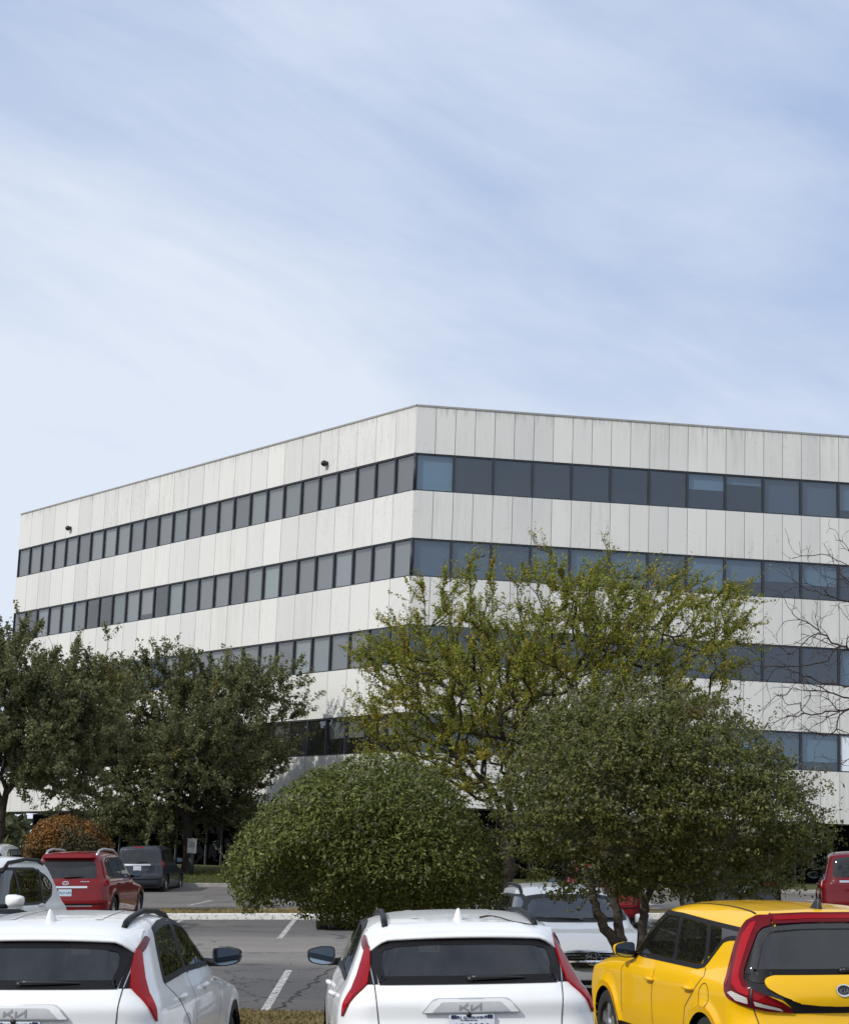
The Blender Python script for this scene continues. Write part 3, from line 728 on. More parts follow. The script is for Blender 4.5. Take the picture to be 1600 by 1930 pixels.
    def wheel(c, side, wy, r, w, tyre, rim, x_out, spokes=5, hub=None):
        """tyre with a spoked rim; side is +1 or -1, x_out the outer face"""
        e = MB(); wz = r; cx = side * (x_out - w)
        e.lathe([(r * .62, w), (r * .66, w + .006), (r * .80, w + .008), (r * .93, w - .004), (r * .985, w - .03), (r, w - .06), (r, .04), (r * .97, .0), (r * .62, 0)], 'x', (cx, wy, wz), 40, 0, True, side)
        t = e.build('wheel', tyre, c.root)
        q = MB(); q.lathe([(r * .645, w + .002), (r * .63, w - .012), (r * .59, w - .02), (r * .57, w - .09), (.02, w - .10)], 'x', (cx, wy, wz), 36, 1, True, side)
        for k in range(spokes):
            a = 2 * math.pi * k / spokes + .3; ca, sa = math.cos(a), math.sin(a)
            for dd in (-.11, .11):
                pts = []
                for rr, aw, xo in ((.045, .030, w - .015), (r * .60, .026, w - .022)):
                    b = a + (dd if rr > .1 else dd * .4)
                    for sg in (-1, 1):
                        pts.append((cx + side * xo, wy + rr * math.cos(b) - sg * aw * math.sin(b), wz + rr * math.sin(b) + sg * aw * math.cos(b)))
                deep = [(p[0] - side * .03, p[1], p[2]) for p in pts]
                q.add(pts + deep, [(0, 1, 3, 2), (0, 2, 6, 4), (1, 5, 7, 3)], 0)
        q.lathe([(.062, w - .018), (.055, w - .008), (.0, w - .006)], 'x', (cx, wy, wz), 20, 0, True, side)
        o = q.build('rim', [rim, hub or M_BLACK], t)
        return t
    def well(c, rad=.02):
        mb = MB()
        for wy, wz in c.sh.wheels:
            for s in (-1, 1):
                n = 24; r = c.sh.warch + rad; pts = []
                for k in range(n + 1):
                    a = math.pi * (1.18 * k / n - .09); pts.append((wy + r * math.cos(a), wz + r * math.sin(a)))
                V = [(s * .50, p[0], p[1]) for p in pts] + [(s * .86, p[0], p[1]) for p in pts]
                mb.add(V, [(i, i + 1, n + 2 + i, n + 1 + i) for i in range(n)], 0, True)
                mb.add([(s * .50, p[0], p[1]) for p in pts], [tuple(range(n + 1))], 0)
        mb.box(-.80, .80, .5, c.L - .4, .20, .28)
        return mb.build('underbody', M_BLACK, c.root)
    def arch(c, mat, w=.06, off=.006, a0=-.12, a1=1.12, thick=.0):
        for wy, wz in c.sh.wheels:
            for s in ('SR', 'SL'):
                r = c.sh.warch; A = []
                n = 30
                pts = [Vector((wy + (r + w / 2 - .012) * math.cos(math.pi * (a0 + (a1 - a0) * k / n)), wz + (r + w / 2 - .012) * math.sin(math.pi * (a0 + (a1 - a0) * k / n)))) for k in range(n + 1)]
                pts = [p for p in pts if p.y > c.sh.zb + .03]
                c.strip('wheel_arch', s, pts, w, mat, off, h=.06)
    def mirror(c, side, loc, size, shell, glass, armmat, lean=0.0, yaw=0.0):
        """door mirror: rounded shell, glass facing rearwards, arm to the door"""
        wd, ht, dp = size; mb = MB(); ny = 7; n = 28; vs = []
        for i in range(ny):
            t = i / (ny - 1); y = -dp / 2 + dp * t; sc = math.sqrt(max(0, 1 - (max(0, t - .15) / .88) ** 2.4))
            for k in range(n):
                a = 2 * math.pi * k / n; ca, sa = math.cos(a), math.sin(a)
                ex = abs(ca) ** .36 * math.copysign(1, ca); ez = abs(sa) ** .42 * math.copysign(1, sa)
                X = ex * wd / 2 * (1 - .10 * (ez < 0) * abs(ez)); Zz = ez * ht / 2 * (1 - .30 * max(0, ex))
                vs.append((side * X * sc, y, Zz * sc))
        fs = [(i * n + k, i * n + (k + 1) % n, (i + 1) * n + (k + 1) % n, (i + 1) * n + k) for i in range(ny - 1) for k in range(n)] + [tuple(range((ny - 1) * n, ny * n))]
        T = Matrix.Translation(loc) @ Matrix.Rotation(-side * yaw, 4, 'Z') @ Matrix.Rotation(side * lean, 4, 'Y')
        mb.add([T @ Vector(v) for v in vs], fs, 0, True)
        o = mb.build('side_mirror', shell, c.root)
        g = MB(); ring0 = [Vector(v) for v in vs[:n]]
        g.add([T @ Vector((v.x * 1.0, -dp / 2 - .002, v.z * 1.0)) for v in ring0] + [T @ Vector((v.x * .90, -dp / 2 - .006, v.z * .88)) for v in ring0], [(k, (k + 1) % n, n + (k + 1) % n, n + k) for k in range(n)], 0)
        g.build('mirror_bezel', M_BLACK, o)
        g = MB(); g.add([T @ Vector((v.x * .90, -dp / 2 - .006, v.z * .88)) for v in ring0], [tuple(range(n))], 0)
        q = g.build('mirror_glass', glass, o); c.face_out(q, 'R')
        a = MB(); hitp = c.hit('SR' if side > 0 else 'SL', (loc[1] + .08, loc[2] - ht * .35))[0]
        a.tube([Vector(loc) + Vector((-side * wd * .30, .02, -ht * .34)), Vector(loc) + Vector((-side * wd * .55, .05, -ht * .36)), hitp], [.032, .03, .035], 10)
        a.build('mirror_arm', armmat, o)
        return o
    def handle(c, side, y, z, mat, l=.20):
        pr = 'SR' if side > 0 else 'SL'; mb = MB(); p0, n0 = c.hit(pr, (y - l / 2, z)); p1, n1 = c.hit(pr, (y + l / 2, z)); pm, nm = c.hit(pr, (y, z))
        mb.tube([p0 + n0 * .002, p0 * .85 + p1 * .15 + nm * .026, pm + nm * .032, p0 * .15 + p1 * .85 + nm * .026, p1 + n1 * .002], [.012, .017, .018, .017, .012], 10)
        return mb.build('door_handle', mat, c.root)
    def rail(c, side, pts, rad, mat, drop=True):
        """roof rail that sits on the roof: pts (x, y, lift)"""
        mb = MB(); P = []
        for x, y, l in pts:
            q, n = c.hit('T', (side * x, y)); P.append(q + Vector((0, 0, l)))
        mb.tube(P, rad, 10); return mb.build('roof_rail', mat, c.root)
    def fin(c, y, mat, hgt=.09, ln=.16, wd=.055):
        q, n = c.hit('T', (0, y)); vs = []; m = 8; lv = 7
        for i in range(lv):
            t = i / (lv - 1); z = hgt * t; l = ln * (1 - t) ** .8 * .5 + .012; w = wd * .5 * (1 - t) ** .75 + .006; yc = -ln * .30 * t
            for k in range(m): a = 2 * math.pi * k / m; vs.append(q + Vector((w * math.cos(a), yc + l * math.sin(a), z - .008)))
        mb = MB(); mb.add(vs, [(i * m + k, i * m + (k + 1) % m, (i + 1) * m + (k + 1) % m, (i + 1) * m + k) for i in range(lv - 1) for k in range(m)] + [tuple(range((lv - 1) * m, lv * m))], 0, True)
        return mb.build('antenna', mat, c.root)
    def wiper(c, pivot, tip, pr='R', lift=.02, w=.02):
        mb = MB(); a, n = c.hit(pr, pivot); b, n2 = c.hit(pr, tip)
        mid = [a * (1 - t) + b * t for t in (0, .12, .5, 1)]
        mid = []
        for t in (0, .12, .3, .6, 1):
            q, nn = c.hit(pr, (pivot[0] * (1 - t) + tip[0] * t, pivot[1] * (1 - t) + tip[1] * t)); mid.append(q + nn * (lift if t < 1 else lift * .6))
        mb.tube(mid, [w, w * 1.05, w * .9, w * .7, w * .3], 8); mb.tube([a, a + n * lift * 1.3], [.028, .024], 12)
        return mb.build('wiper', M_BLACK, c.root)
    def seats(c, fab, y_front, y_rear, zs=.62, w=.5, dash=True):
        mb = MB()
        def seat(x, y, hw, top, back=.22):
            mb.box(x - hw, x + hw, y, y + .5, zs - .16, zs)
            def T(v): return (v[0], v[1] - (v[2] - zs) * back, v[2])
            mb.box(x - hw, x + hw, y - .12, y, zs, zs + top, 0, T)
            mb.box(x - .13, x + .13, y - .11, y - .01, zs + top + .02, zs + top + .20, 0, T)
        for x in (-.38, .38): seat(x, y_front, .25, .56)
        for x in (-.42, 0, .42): seat(x, y_rear, .21, .50)
        if dash:
            mb.box(-.66, .66, y_front + .85, y_front + 1.35, .6, .93)
            pts = [Vector((-.38 + .18 * math.cos(a), y_front + .72 - .05 * math.sin(a), .92 + .17 * math.sin(a))) for a in [2 * math.pi * k / 20 for k in range(21)]]
            mb.tube(pts, .014, 6)
        return mb.build('seats', fab, c.root)
    def plate(c, loc, w, h, mat, tilt=0.0, ink=None, rows=(), parent=None, facing=-1):
        """licence plate with pressed lettering; rows: (text, size, dx, dz)"""
        mb = MB(); P = round_poly([(-w / 2, -h / 2), (w / 2, -h / 2), (w / 2, h / 2), (-w / 2, h / 2)], .012)
        T = Matrix.Translation(loc) @ Matrix.Rotation(tilt, 4, 'X')
        if facing > 0: T = T @ Matrix.Rotation(math.pi, 4, 'Z')
        k = len(P); V = [T @ Vector((p.x, -.006, p.y)) for p in P] + [T @ Vector((p.x, .004, p.y)) for p in P]
        mb.add(V, [tuple(range(k))] + [(i, k + i, k + (i + 1) % k, (i + 1) % k) for i in range(k)])
        o = mb.build('license_plate', mat, c.root)
        for txt, size, dx, dz in rows:
            q = text_mesh('plate_lettering', txt, size, ink, T @ Matrix.Translation((dx, -.0085, dz)) @ Matrix.Rotation(math.pi / 2, 4, 'X'), .0012); q.parent = o
        return o
    def place(c, X, Y, yaw, dz, roll, pitch):
        Rz = Matrix.Rotation(-yaw, 4, 'Z') @ Matrix.Rotation(pitch, 4, 'X') @ Matrix.Rotation(-roll, 4, 'Y')
        c.root.matrix_world = Matrix.Translation((X, Y, dz)) @ Rz
        c.root.rotation_mode = 'XYZ'

def text_mesh(name, txt, size, mat, T, depth=.002, bold=0.0, shear=0.0):
    cu = bpy.data.curves.new(name, 'FONT'); cu.body = txt; cu.size = size; cu.align_x = 'CENTER'; cu.align_y = 'CENTER'; cu.extrude = depth; cu.offset = bold; cu.shear = shear
    tmp = bpy.data.objects.new(name, cu); COL.objects.link(tmp)
    me = bpy.data.meshes.new_from_object(tmp.evaluated_get(bpy.context.evaluated_depsgraph_get())); bpy.data.objects.remove(tmp); bpy.data.curves.remove(cu)
    me.transform(T); me.materials.clear(); me.materials.append(mat)
    o = bpy.data.objects.new(name, me); COL.objects.link(o); return o

M_WHITE = carpaint('white_paint', (0.80, 0.81, 0.81)); M_YELLOW = carpaint('yellow_paint', (0.88, 0.50, 0.006), dust=.05); M_RED = carpaint('dark_red_paint', (0.17, 0.003, 0.006), dust=.015)
M_RED2 = carpaint('maroon_paint', (0.12, 0.002, 0.005), dust=.015); M_GREY = carpaint('slate_paint', (0.034, 0.040, 0.052), flake=.2, dust=.03); M_DARK = carpaint('charcoal_paint', (0.02, 0.022, 0.026), flake=.2, dust=.02); M_SILVER = carpaint('silver_paint', (0.50, 0.515, 0.53), flake=.15, dust=.05); M_PEARL = carpaint('pearl_paint', (0.66, 0.67, 0.66))
M_TINT = tinted('privacy_glass', (0.12, 0.125, 0.13), 1.8, 0.0, 0.012); M_CLEAR = tinted('car_glass', (0.62, 0.66, 0.64), 1.52, 0.0, 0.012)
M_GLOSS = simple('gloss_black', (0.010, 0.010, 0.011), 0.12, spec=.5); M_TRIM = simple('matt_black_trim', (0.009, 0.009, 0.010), 0.5, spec=.22); M_SEAL = simple('black_frit', (0.008, 0.008, 0.009), 0.5, spec=.2)
M_TYRE = simple('tyre_rubber', (0.018, 0.018, 0.018), 0.85, var=.2); M_ALLOY = simple('alloy', (0.55, 0.56, 0.58), 0.3, metal=.8); M_CHROME = simple('chrome', (0.75, 0.76, 0.78), 0.12, metal=1.0, var=.02)
M_LINING = simple('cabin_lining', (0.035, 0.035, 0.036), 0.9); M_SEAT = simple('seat_fabric', (0.028, 0.028, 0.030), 0.9)
M_MIRROR = simple('mirror_silver', (0.24, 0.31, 0.38), 0.02, metal=1.0, var=.01); M_SATIN = simple('satin_silver', (0.50, 0.51, 0.53), 0.32, metal=.6); M_GAP = simple('panel_gap', (0.035, 0.035, 0.036), 0.9)
M_INK = simple('plate_ink', (0.012, 0.022, 0.075), 0.6); M_PLATE = simple('plate_white', (0.66, 0.70, 0.76), 0.5); M_PLATEB = simple('plate_pale_blue', (0.45, 0.58, 0.66), 0.5)
def lens(name, col, rough=.12):
    m, nt, out = newmat(name); b = N(nt, 'ShaderNodeBsdfPrincipled', Roughness=rough); b.inputs['Coat Weight'].default_value = .3; b.inputs['Specular IOR Level'].default_value = .1
    tc = N(nt, 'ShaderNodeTexCoord'); w = N(nt, 'ShaderNodeTexWave', wave_type='BANDS', bands_direction='Z'); w.inputs['Scale'].default_value = 18; lk(nt, tc.outputs['Object'], w.inputs[0])
    r = ramp(nt, w.outputs['Fac'], [(0.2, tuple(c * .86 for c in col)), (0.8, col)]); lk(nt, r.outputs[0], b.inputs['Base Color']); lk(nt, b.outputs[0], out.inputs[0]); return m
M_LRED = lens('red_lens', (0.27, 0.004, 0.007)); M_LRED2 = lens('dark_red_lens', (0.12, 0.003, 0.007)); M_LCLR = lens('clear_lens', (0.55, 0.53, 0.50)); M_LBRT = lens('bright_red_lens', (0.38, 0.008, 0.014))
# ------------------------------------------------------------------ the two white crossovers
NIRO = dict(L=4.42,
    W=[(.2, .84), (.35, .885), (.55, .905), (.75, .9125), (.90, .900), (.98, .872), (1.04, .835), (1.12, .795), (1.25, .735), (1.42, .655), (1.55, .55)],
    P=[(0, .95), (.5, .985), (1.2, .998), (2.0, .988), (3.2, .945), (4.0, .905), (4.42, .86)],
    Rr=[(.2, .16), (.42, .03), (.58, .0), (.74, .01), (.84, .035), (.93, .03), (1.0, .065), (1.05, .11), (1.15, .215), (1.3, .385), (1.40, .50), (1.5, .62)],
    F=[(.2, 4.28), (.45, 4.40), (.6, 4.42), (.75, 4.37), (.86, 4.20), (.93, 3.85), (1.0, 3.35), (1.05, 3.2), (1.15, 3.0), (1.3, 2.72), (1.45, 2.42), (1.52, 2.1)],
    Z=[(0, 1.36), (.4, 1.425), (.84, 1.472), (1.3, 1.505), (1.8, 1.52), (2.2, 1.51), (2.6, 1.475), (3.0, 1.42), (4.4, 1.2)])
def niro_extra(y, z):
    door = -.016 * np.exp(-((z - .58) / .12) ** 2) * np.clip((y - 1.3) / .3, 0, 1) * np.clip((3.0 - y) / .3, 0, 1)
    return door
V2 = lambda P: [Vector(p) for p in P]
def build_niro(name='parked_car'):
    sh = Shape(**NIRO, extra=niro_extra, kr=.07, krx=.16, kfx=.14, r=(.20, .07, .04), wheels=((.85, .33), (3.57, .33)), flare=.012)
    c = Car(name, sh, M_WHITE, .026); rt_ = c.root
    # rear screen with black surround
    half = [(.602, 1.066), (.628, 1.20), (.612, 1.285), (.57, 1.322), (.46, 1.343), (.2, 1.352)]
    P = round_poly([(-x, z) for x, z in half] + half[::-1], .012)
    g = c.window('rear_window', 'R', P, M_TINT, M_SEAL, .045, .004, .006)
    for s in (1, -1):
        c.patch('pillar_trim', 'R', [(s * .612, 1.062), (s * .690, 1.060), (s * .668, 1.20), (s * .650, 1.29), (s * .60, 1.332), (s * .612, 1.285), (s * .632, 1.20)], M_SEAL, .003)
    c.strip('panel_seam', 'R', [(.607, 1.061), (-.607, 1.061)], .008, M_GAP, .005)
    for s in (1, -1):
        c.strip('panel_seam', 'R', [(s * .640, 1.064), (s * .632, .95), (s * .618, .80), (s * .60, .62)], .007, M_GAP, .003)
        c.strip('glass_edge', 'R', [(s * .642, 1.064), (s * .655, 1.16), (s * .655, 1.235)], .006, M_SATIN, .006)
    # spoiler lip overhanging the glass
    n = 33; V = []; pr = []
    for i in range(n):
        t = i / (n - 1); x = -.655 + 1.31 * t; a = abs(x) / .655; dn = .075 * max(0, (a - .80) / .20) ** 1.7; ex = .13 * x * x + .05 * max(0, (a - .85) / .15) ** 2
        zt = 1.452 - .075 * x * x
        V += [(x, .80 + ex * .3, zt - .004), (x, .68 + ex * .6, zt - .012), (x, .52 + ex, 1.405 - .07 * x * x - dn * .7), (x, .425 + ex, 1.382 - .05 * x * x - dn), (x, .405 + ex, 1.366 - .05 * x * x - dn), (x, .415 + ex, 1.353 - .05 * x * x - dn), (x, .62 + ex, 1.352 - .06 * x * x - dn)]
    mb = MB(); k = 7
    mb.add(V, [(i * k + j, (i + 1) * k + j, (i + 1) * k + j + 1, i * k + j + 1) for i in range(n - 1) for j in range(k - 1)], 0, True)
    mb.add([V[j] for j in range(k)], [tuple(range(k))]); mb.add([V[-k + j] for j in range(k)], [tuple(range(k))])
    sp = mb.build('spoiler', M_WHITE, rt_)
    mb = MB(); mb.add([(-.22, .413, 1.353), (.22, .413, 1.353), (.22, .45, 1.350), (-.22, .45, 1.350)], [(0, 1, 2, 3)]); mb.build('brake_light', M_LRED2, sp)
    # tail lamps: long boomerangs on the rear corner
    for s, pr in ((1, 'CR'), (-1, 'CL')):
        lamp = [(.645, 1.068), (.668, 1.10), (.712, 1.17), (.792, 1.255), (.835, 1.288), (.862, 1.286), (.875, 1.262), (.842, 1.205), (.795, 1.11), (.770, 1.02), (.772, .95), (.778, .852), (.752, .885), (.725, .925), (.692, .99)]
        t = c.patch('tail_light', pr, V2(lamp), M_LRED, .006, .012)
        c.patch('lens_band', pr, V2([(.742, .905), (.752, .885), (.777, .856), (.772, .95), (.768, 1.01), (.738, .99), (.700, 1.00), (.712, .96)]), M_LBRT, .019, 0, t)
        c.patch('lens_housing', pr, V2([(.835, 1.290), (.875, 1.262), (.935, 1.288), (1.00, 1.325), (1.042, 1.347), (1.018, 1.366), (.985, 1.368), (.925, 1.338)]), M_LRED2, .006, .008, t)
    # number plate panel, badge
    gar = c.patch('garnish', 'R', round_poly([(-.322, .884), (.322, .884), (.255, .958), (-.255, .958)], [.008, .008, .05, .05]), M_WHITE, .012, .016)
    c.ring('garnish_edge', 'R', round_poly([(-.322, .884), (.322, .884), (.255, .958), (-.255, .958)], [.008, .008, .05, .05]), .004, M_SATIN, .022, gar, .008)
    c.patch('badge_panel', 'R', round_poly([(-.262, .889), (.262, .889), (.205, .942), (-.205, .942)], [.005, .005, .03, .03]), simple('badge_silver', (0.60, 0.61, 0.62), .35, metal=.3), .031, 0, gar)
    mb = MB(); w, h0, x0, z0 = .176, .036, -.088, .897
    def q(u, v): return (x0 + w * (u + .10 * v) / 3.3, z0 + h0 * v)
    for ln in ([(.15, 0), (.15, 1)], [(.15, .32), (1.1, 1)], [(.55, .58), (1.25, 0)], [(1.55, 1), (1.55, 0), (2.75, 1), (2.75, 0)]):
        c.strip('', 'R', [q(*p) for p in ln], .011, M_SATIN, .034, h=.02, mb=mb)
    e = mb.build('emblem', simple('emblem_grey', (0.33, 0.335, 0.34), .35, metal=.3), rt_); c.face_out(e, 'R')
    mb = MB(); p, nn = c.hit('R', (-.02, .868)); mb.tube([p + Vector((0, .01, 0)), p + Vector((0, -.03, 0))], [.019, .017], 14); mb.build('camera_eye', M_BLACK, rt_)
    return c
def niro_plate(c, serial):
    p, nn = c.hit('R', (0, .79)); o = c.plate((0, p.y - .012, .792), .305, .153, M_PLATE, -.04, M_INK, [('U.S. GOVERNMENT', .024, 0, .056), ('For Official Use Only', .013, -.02, .040), (serial, .075, 0, -.010)])
    mb = MB()
    for s in (-1, 1):
        for cx_, w_, h_ in ((s * .122, .036, .022),):
            mb.box(cx_ - w_ / 2, cx_ + w_ / 2, p.y - .0205, p.y - .0195, .843, .867)
        mb.tube([(s * .093, p.y - .022, .856), (s * .093, p.y - .018, .856)], [.007, .007], 10)
    mb.build('plate_marks', M_INK, o)
def niro_rest(c):
    rt_ = c.root; sides = ((1, 'SR'), (-1, 'SL'))
    # side glass: front and rear door windows in a black surround
    for s, pr in sides:
        dlo = [(.70, 1.068), (1.0, 1.080), (1.55, 1.100), (2.62, 1.090), (2.50, 1.215), (2.34, 1.315), (2.12, 1.41), (1.75, 1.455), (1.40, 1.445), (1.06, 1.412), (.92, 1.29), (.80, 1.17)]
        c.cut(pr, V2([(.78, 1.09), (2.50, 1.105), (2.30, 1.30), (2.05, 1.40), (1.7, 1.435), (1.12, 1.395), (.93, 1.25)]))
        tr_ = c.ring('window_trim', pr, round_poly(dlo, .03), .030, M_TRIM, .006, None, .008)
        c.strip('door_pillar', pr, [(1.58, 1.095), (1.62, 1.2), (1.70, 1.33), (1.78, 1.45)], .115, M_TRIM, .005)
        c.patch('side_window', pr, round_poly([(.78, 1.090), (1.52, 1.108), (1.56, 1.20), (1.64, 1.32), (1.72, 1.435), (1.40, 1.428), (1.09, 1.398), (.94, 1.27)], .02), M_TINT, .003)
        c.patch('side_window', pr, round_poly([(1.64, 1.112), (2.57, 1.105), (2.46, 1.21), (2.30, 1.31), (2.10, 1.395), (1.84, 1.437), (1.76, 1.33), (1.68, 1.21)], .02), M_TINT, .003)
        # door shuts and handles
        c.strip('panel_seam', pr, [(1.56, 1.085), (1.50, .95), (1.48, .5), (1.50, .36)], .007, M_GAP)
        c.strip('panel_seam', pr, [(.72, 1.062), (.95, .92), (1.22, .75), (1.32, .55), (1.36, .40)], .007, M_GAP)
        c.strip('panel_seam', pr, [(2.66, 1.085), (2.74, .95), (2.72, .55), (2.66, .36)], .007, M_GAP)
        c.strip('sill_trim', pr, [(1.25, .345), (3.15, .345)], .12, M_TRIM, .008)
        c.handle(s, 1.02, .955, M_WHITE, .19); c.handle(s, 2.00, .972, M_WHITE, .19)
        c.mirror(s, (s * .925, 2.80, 1.145), (.225, .150, .13), M_WHITE if False else M_GLOSS, M_MIRROR, M_TRIM, 0.0, .10)
        c.rail(s, [(.535, .70, .0), (.533, .78, .016), (.527, .95, .026), (.515, 1.4, .032), (.512, 1.9, .030), (.515, 2.25, .020), (.52, 2.42, .0)], [.020, .024, .022, .020, .020, .022, .018], M_TRIM)
        for wy in (.85, 3.57): c.wheel(s, wy, .33, .215, M_TYRE, M_ALLOY, .895 if wy < 2 else .83)
    c.arch(M_TRIM, .075, .008)
    c.well()
    c.fin(.86, M_WHITE, .085, .17, .06)
    for x in (-.30, .30): c.strip('roof_rib', 'T', [(x, .95), (x * .97, 2.1)], .05, M_WHITE, .004)
    # windscreen
    c.window('windscreen', 'F', round_poly([(-.66, 1.10), (.66, 1.10), (.585, 1.44), (-.585, 1.44)], .05), M_CLEAR, M_SEAL, .04)
    c.strip('bumper_trim', 'R', [(-.8, .42), (.8, .42)], .26, M_TRIM, .006)
    c.seats(M_SEAT, 2.05, 1.05, .62)
    c.body(lining=M_LINING)
    return c

nc = build_niro(); niro_rest(nc); niro_plate(nc, '15 2201'); nc.wiper((.01, 1.088), (.385, 1.088))
tag(nc.root, 'white crossover seen square from behind, twig lying on its roof', 'car', 'cars parked along the near kerb')
nc.place(.484, 13.435, -.077, .014, .049, .009)
nl = build_niro(); niro_rest(nl); niro_plate(nl, '15 2198'); nl.wiper((-.02, 1.088), (.365, 1.088))
tag(nl.root, 'white crossover cut off by the left edge, parked nearest the left', 'car', 'cars parked along the near kerb')
nl.place(-2.443, 12.799, .062, -.097, .038, .017)
# a dry twig blown onto the roof of the right-hand crossover
mb = MB(); P = []
for t in np.linspace(0, 1, 14):
    x = .155 + .37 * t; y = .83 - .16 * t + .05 * math.sin(t * 5); q, n_ = nc.hit('T', (x, y)); P.append(nc.root.matrix_world @ (q + Vector((0, 0, .012 + .012 * math.sin(t * 7)))))
mb.tube(P, [.008] * 3 + [.005] * 11, 6)
tw = mb.build('twig', simple('twig_bark', (0.05, 0.04, 0.03), .9)); tag(tw, 'thin dry twig lying across the white car roof', 'twig')
# ------------------------------------------------------------------ the yellow box-shaped hatchback
SOUL = dict(L=4.20,
    W=[(.2, .84), (.4, .885), (.6, .905), (.85, .905), (.95, .885), (1.03, .835), (1.1, .80), (1.25, .757), (1.45, .685), (1.60, .60)],
    P=[(0, .965), (.5, .99), (1.2, 1), (2.2, .992), (3.0, .97), (3.8, .93), (4.2, .88)],
    Rr=[(.2, .14), (.42, .02), (.6, .0), (.74, .03), (.86, .0), (.96, .02), (1.1, .075), (1.4, .175), (1.5, .215), (1.6, .30)],
    F=[(.2, 4.06), (.45, 4.18), (.65, 4.20), (.85, 4.12), (.95, 3.85), (1.0, 3.45), (1.05, 3.18), (1.15, 2.98), (1.4, 2.62), (1.5, 2.45), (1.6, 2.1)],
    Z=[(0, 1.53), (.3, 1.56), (.5, 1.572), (1.1, 1.59), (1.8, 1.58), (2.3, 1.55), (2.7, 1.49), (3.0, 1.42), (4.2, 1.2)])
SOUL_K = dict(kr=.075, krx=.14, kfx=.16, r=(.20, .08, .04), wheels=((.80, .335), (3.40, .335)), flare=.022, warch=.375)
def build_soul():
    sh = Shape(**SOUL, **SOUL_K); c = Car('parked_car', sh, M_YELLOW, .026); rt_ = c.root
    sym = lambda h: [(-x, z) for x, z in h] + h[::-1]
    # hatch glass
    c.window('rear_window', 'R', round_poly(sym([(.722, 1.045), (.722, 1.09), (.696, 1.18), (.648, 1.318), (.597, 1.398), (.53, 1.430), (.277, 1.452), (.1, 1.456)]), .02), M_TINT, M_SEAL, .05, .009, .060)
    c.patch('hatch_band', 'R', round_poly(sym([(.425, .748), (.44, .80), (.51, .855), (.74, .925), (.80, .955), (.785, 1.052)]), .02), M_GLOSS, .004, h=.03)
    for s in (-1, 1): c.patch('hatch_side', 'R', [(s * .70, 1.04), (s * .785, 1.0), (s * .785, 1.09), (s * .748, 1.2), (s * .685, 1.33), (s * .60, 1.462), (s * .49, 1.462), (s * .50, 1.432), (s * .57, 1.415), (s * .64, 1.31), (s * .69, 1.18)], M_SEAL, .005, h=.025)
    pan = round_poly(sym([(.05, .812), (.20, .817), (.376, .836), (.547, .896), (.632, .943), (.652, .985), (.630, 1.022), (.573, 1.041)]), .02)
    p = c.patch('hatch_panel', 'R', pan, M_YELLOW, .008, .022)
    # red lamp frame round the glass
    outl = [(.668, 1.51), (.754, 1.467), (.803, 1.398), (.848, 1.261), (.888, 1.098), (.886, .958), (.873, .907), (.834, .865), (.738, .831), (.631, .80), (.513, .772), (.337, .752), (.343, .796), (.392, .84), (.504, .896), (.612, .939), (.691, 1.005), (.705, 1.081), (.668, 1.234), (.631, 1.38), (.595, 1.421), (.535, 1.442), (.545, 1.515)]
    for s, pr in ((-1, 'CL'), (1, 'CR')):
        t = c.patch('tail_light', pr, round_poly(outl, .012), M_LRED2, .005, .014)
        c.patch('lens_band', pr, round_poly([(.650, 1.465), (.700, 1.455), (.765, 1.36), (.795, 1.235), (.815, 1.08), (.80, .975), (.72, .91), (.635, .882), (.628, .918), (.70, .96), (.742, 1.02), (.745, 1.09), (.712, 1.24), (.682, 1.37)], .012), M_LBRT, .021, 0, t)
        c.patch('side_lens', pr, round_poly([(.842, 1.20), (.872, 1.11), (.873, .99), (.856, .935), (.845, .96), (.848, 1.06)], .008), M_LRED, .021, 0, t)
        c.patch('reversing_lens', pr, round_poly([(.827, .899), (.783, .912), (.640, .868), (.636, .826), (.736, .847)], .01), M_LCLR, .021, 0, t)
        c.patch('indicator_lens', pr, round_poly([(.593, .850), (.42, .796), (.40, .770), (.584, .815)], .006), M_LCLR, .021, 0, t)
        c.patch('lens_band', pr, round_poly([(.590, .912), (.51, .876), (.395, .815), (.42, .808), (.593, .860)], .006), M_LRED, .021, 0, t)
        c.strip('lamp_joint', pr, [(.613, .94), (.612, .80)], .012, M_BLACK, .022, t)
    lb = c.patch('light_bar', 'R', round_poly(sym([(.50, 1.452), (.277, 1.463), (.1, 1.467)]) [:3] + [Vector(q_) for q_ in [(.1, 1.467), (.277, 1.463), (.50, 1.452), (.50, 1.522), (.2, 1.534), (-.2, 1.534), (-.50, 1.522)]], 0), M_LRED2, .005, .012)
    for s in (-1, 1): c.strip('lamp_joint', 'R', [(s * .487, 1.448), (s * .487, 1.525)], .010, M_LRED2, .020, lb)
    c.strip('lens_band', 'R', [(-.48, 1.492), (-.2, 1.505), (.2, 1.505), (.48, 1.492)], .028, M_LRED, .019, lb)
    # oval badge with its three letters
    el = [Vector((.064 * math.cos(a), .925 + .043 * math.sin(a))) for a in [2 * math.pi * k / 36 for k in range(36)]]
    b = c.patch('emblem', 'R', el, M_BLACK, .032, .006); c.ring('emblem_ring', 'R', el, .006, M_CHROME, .040, b, .003)
    q, n_ = c.hit('R', (0, .925)); tm = text_mesh('emblem_lettering', 'KIA', .058, M_CHROME, Matrix.Translation((0, q.y - .042, .925)) @ Matrix.Rotation(math.pi / 2, 4, 'X'), .002, .0018); tm.parent = b
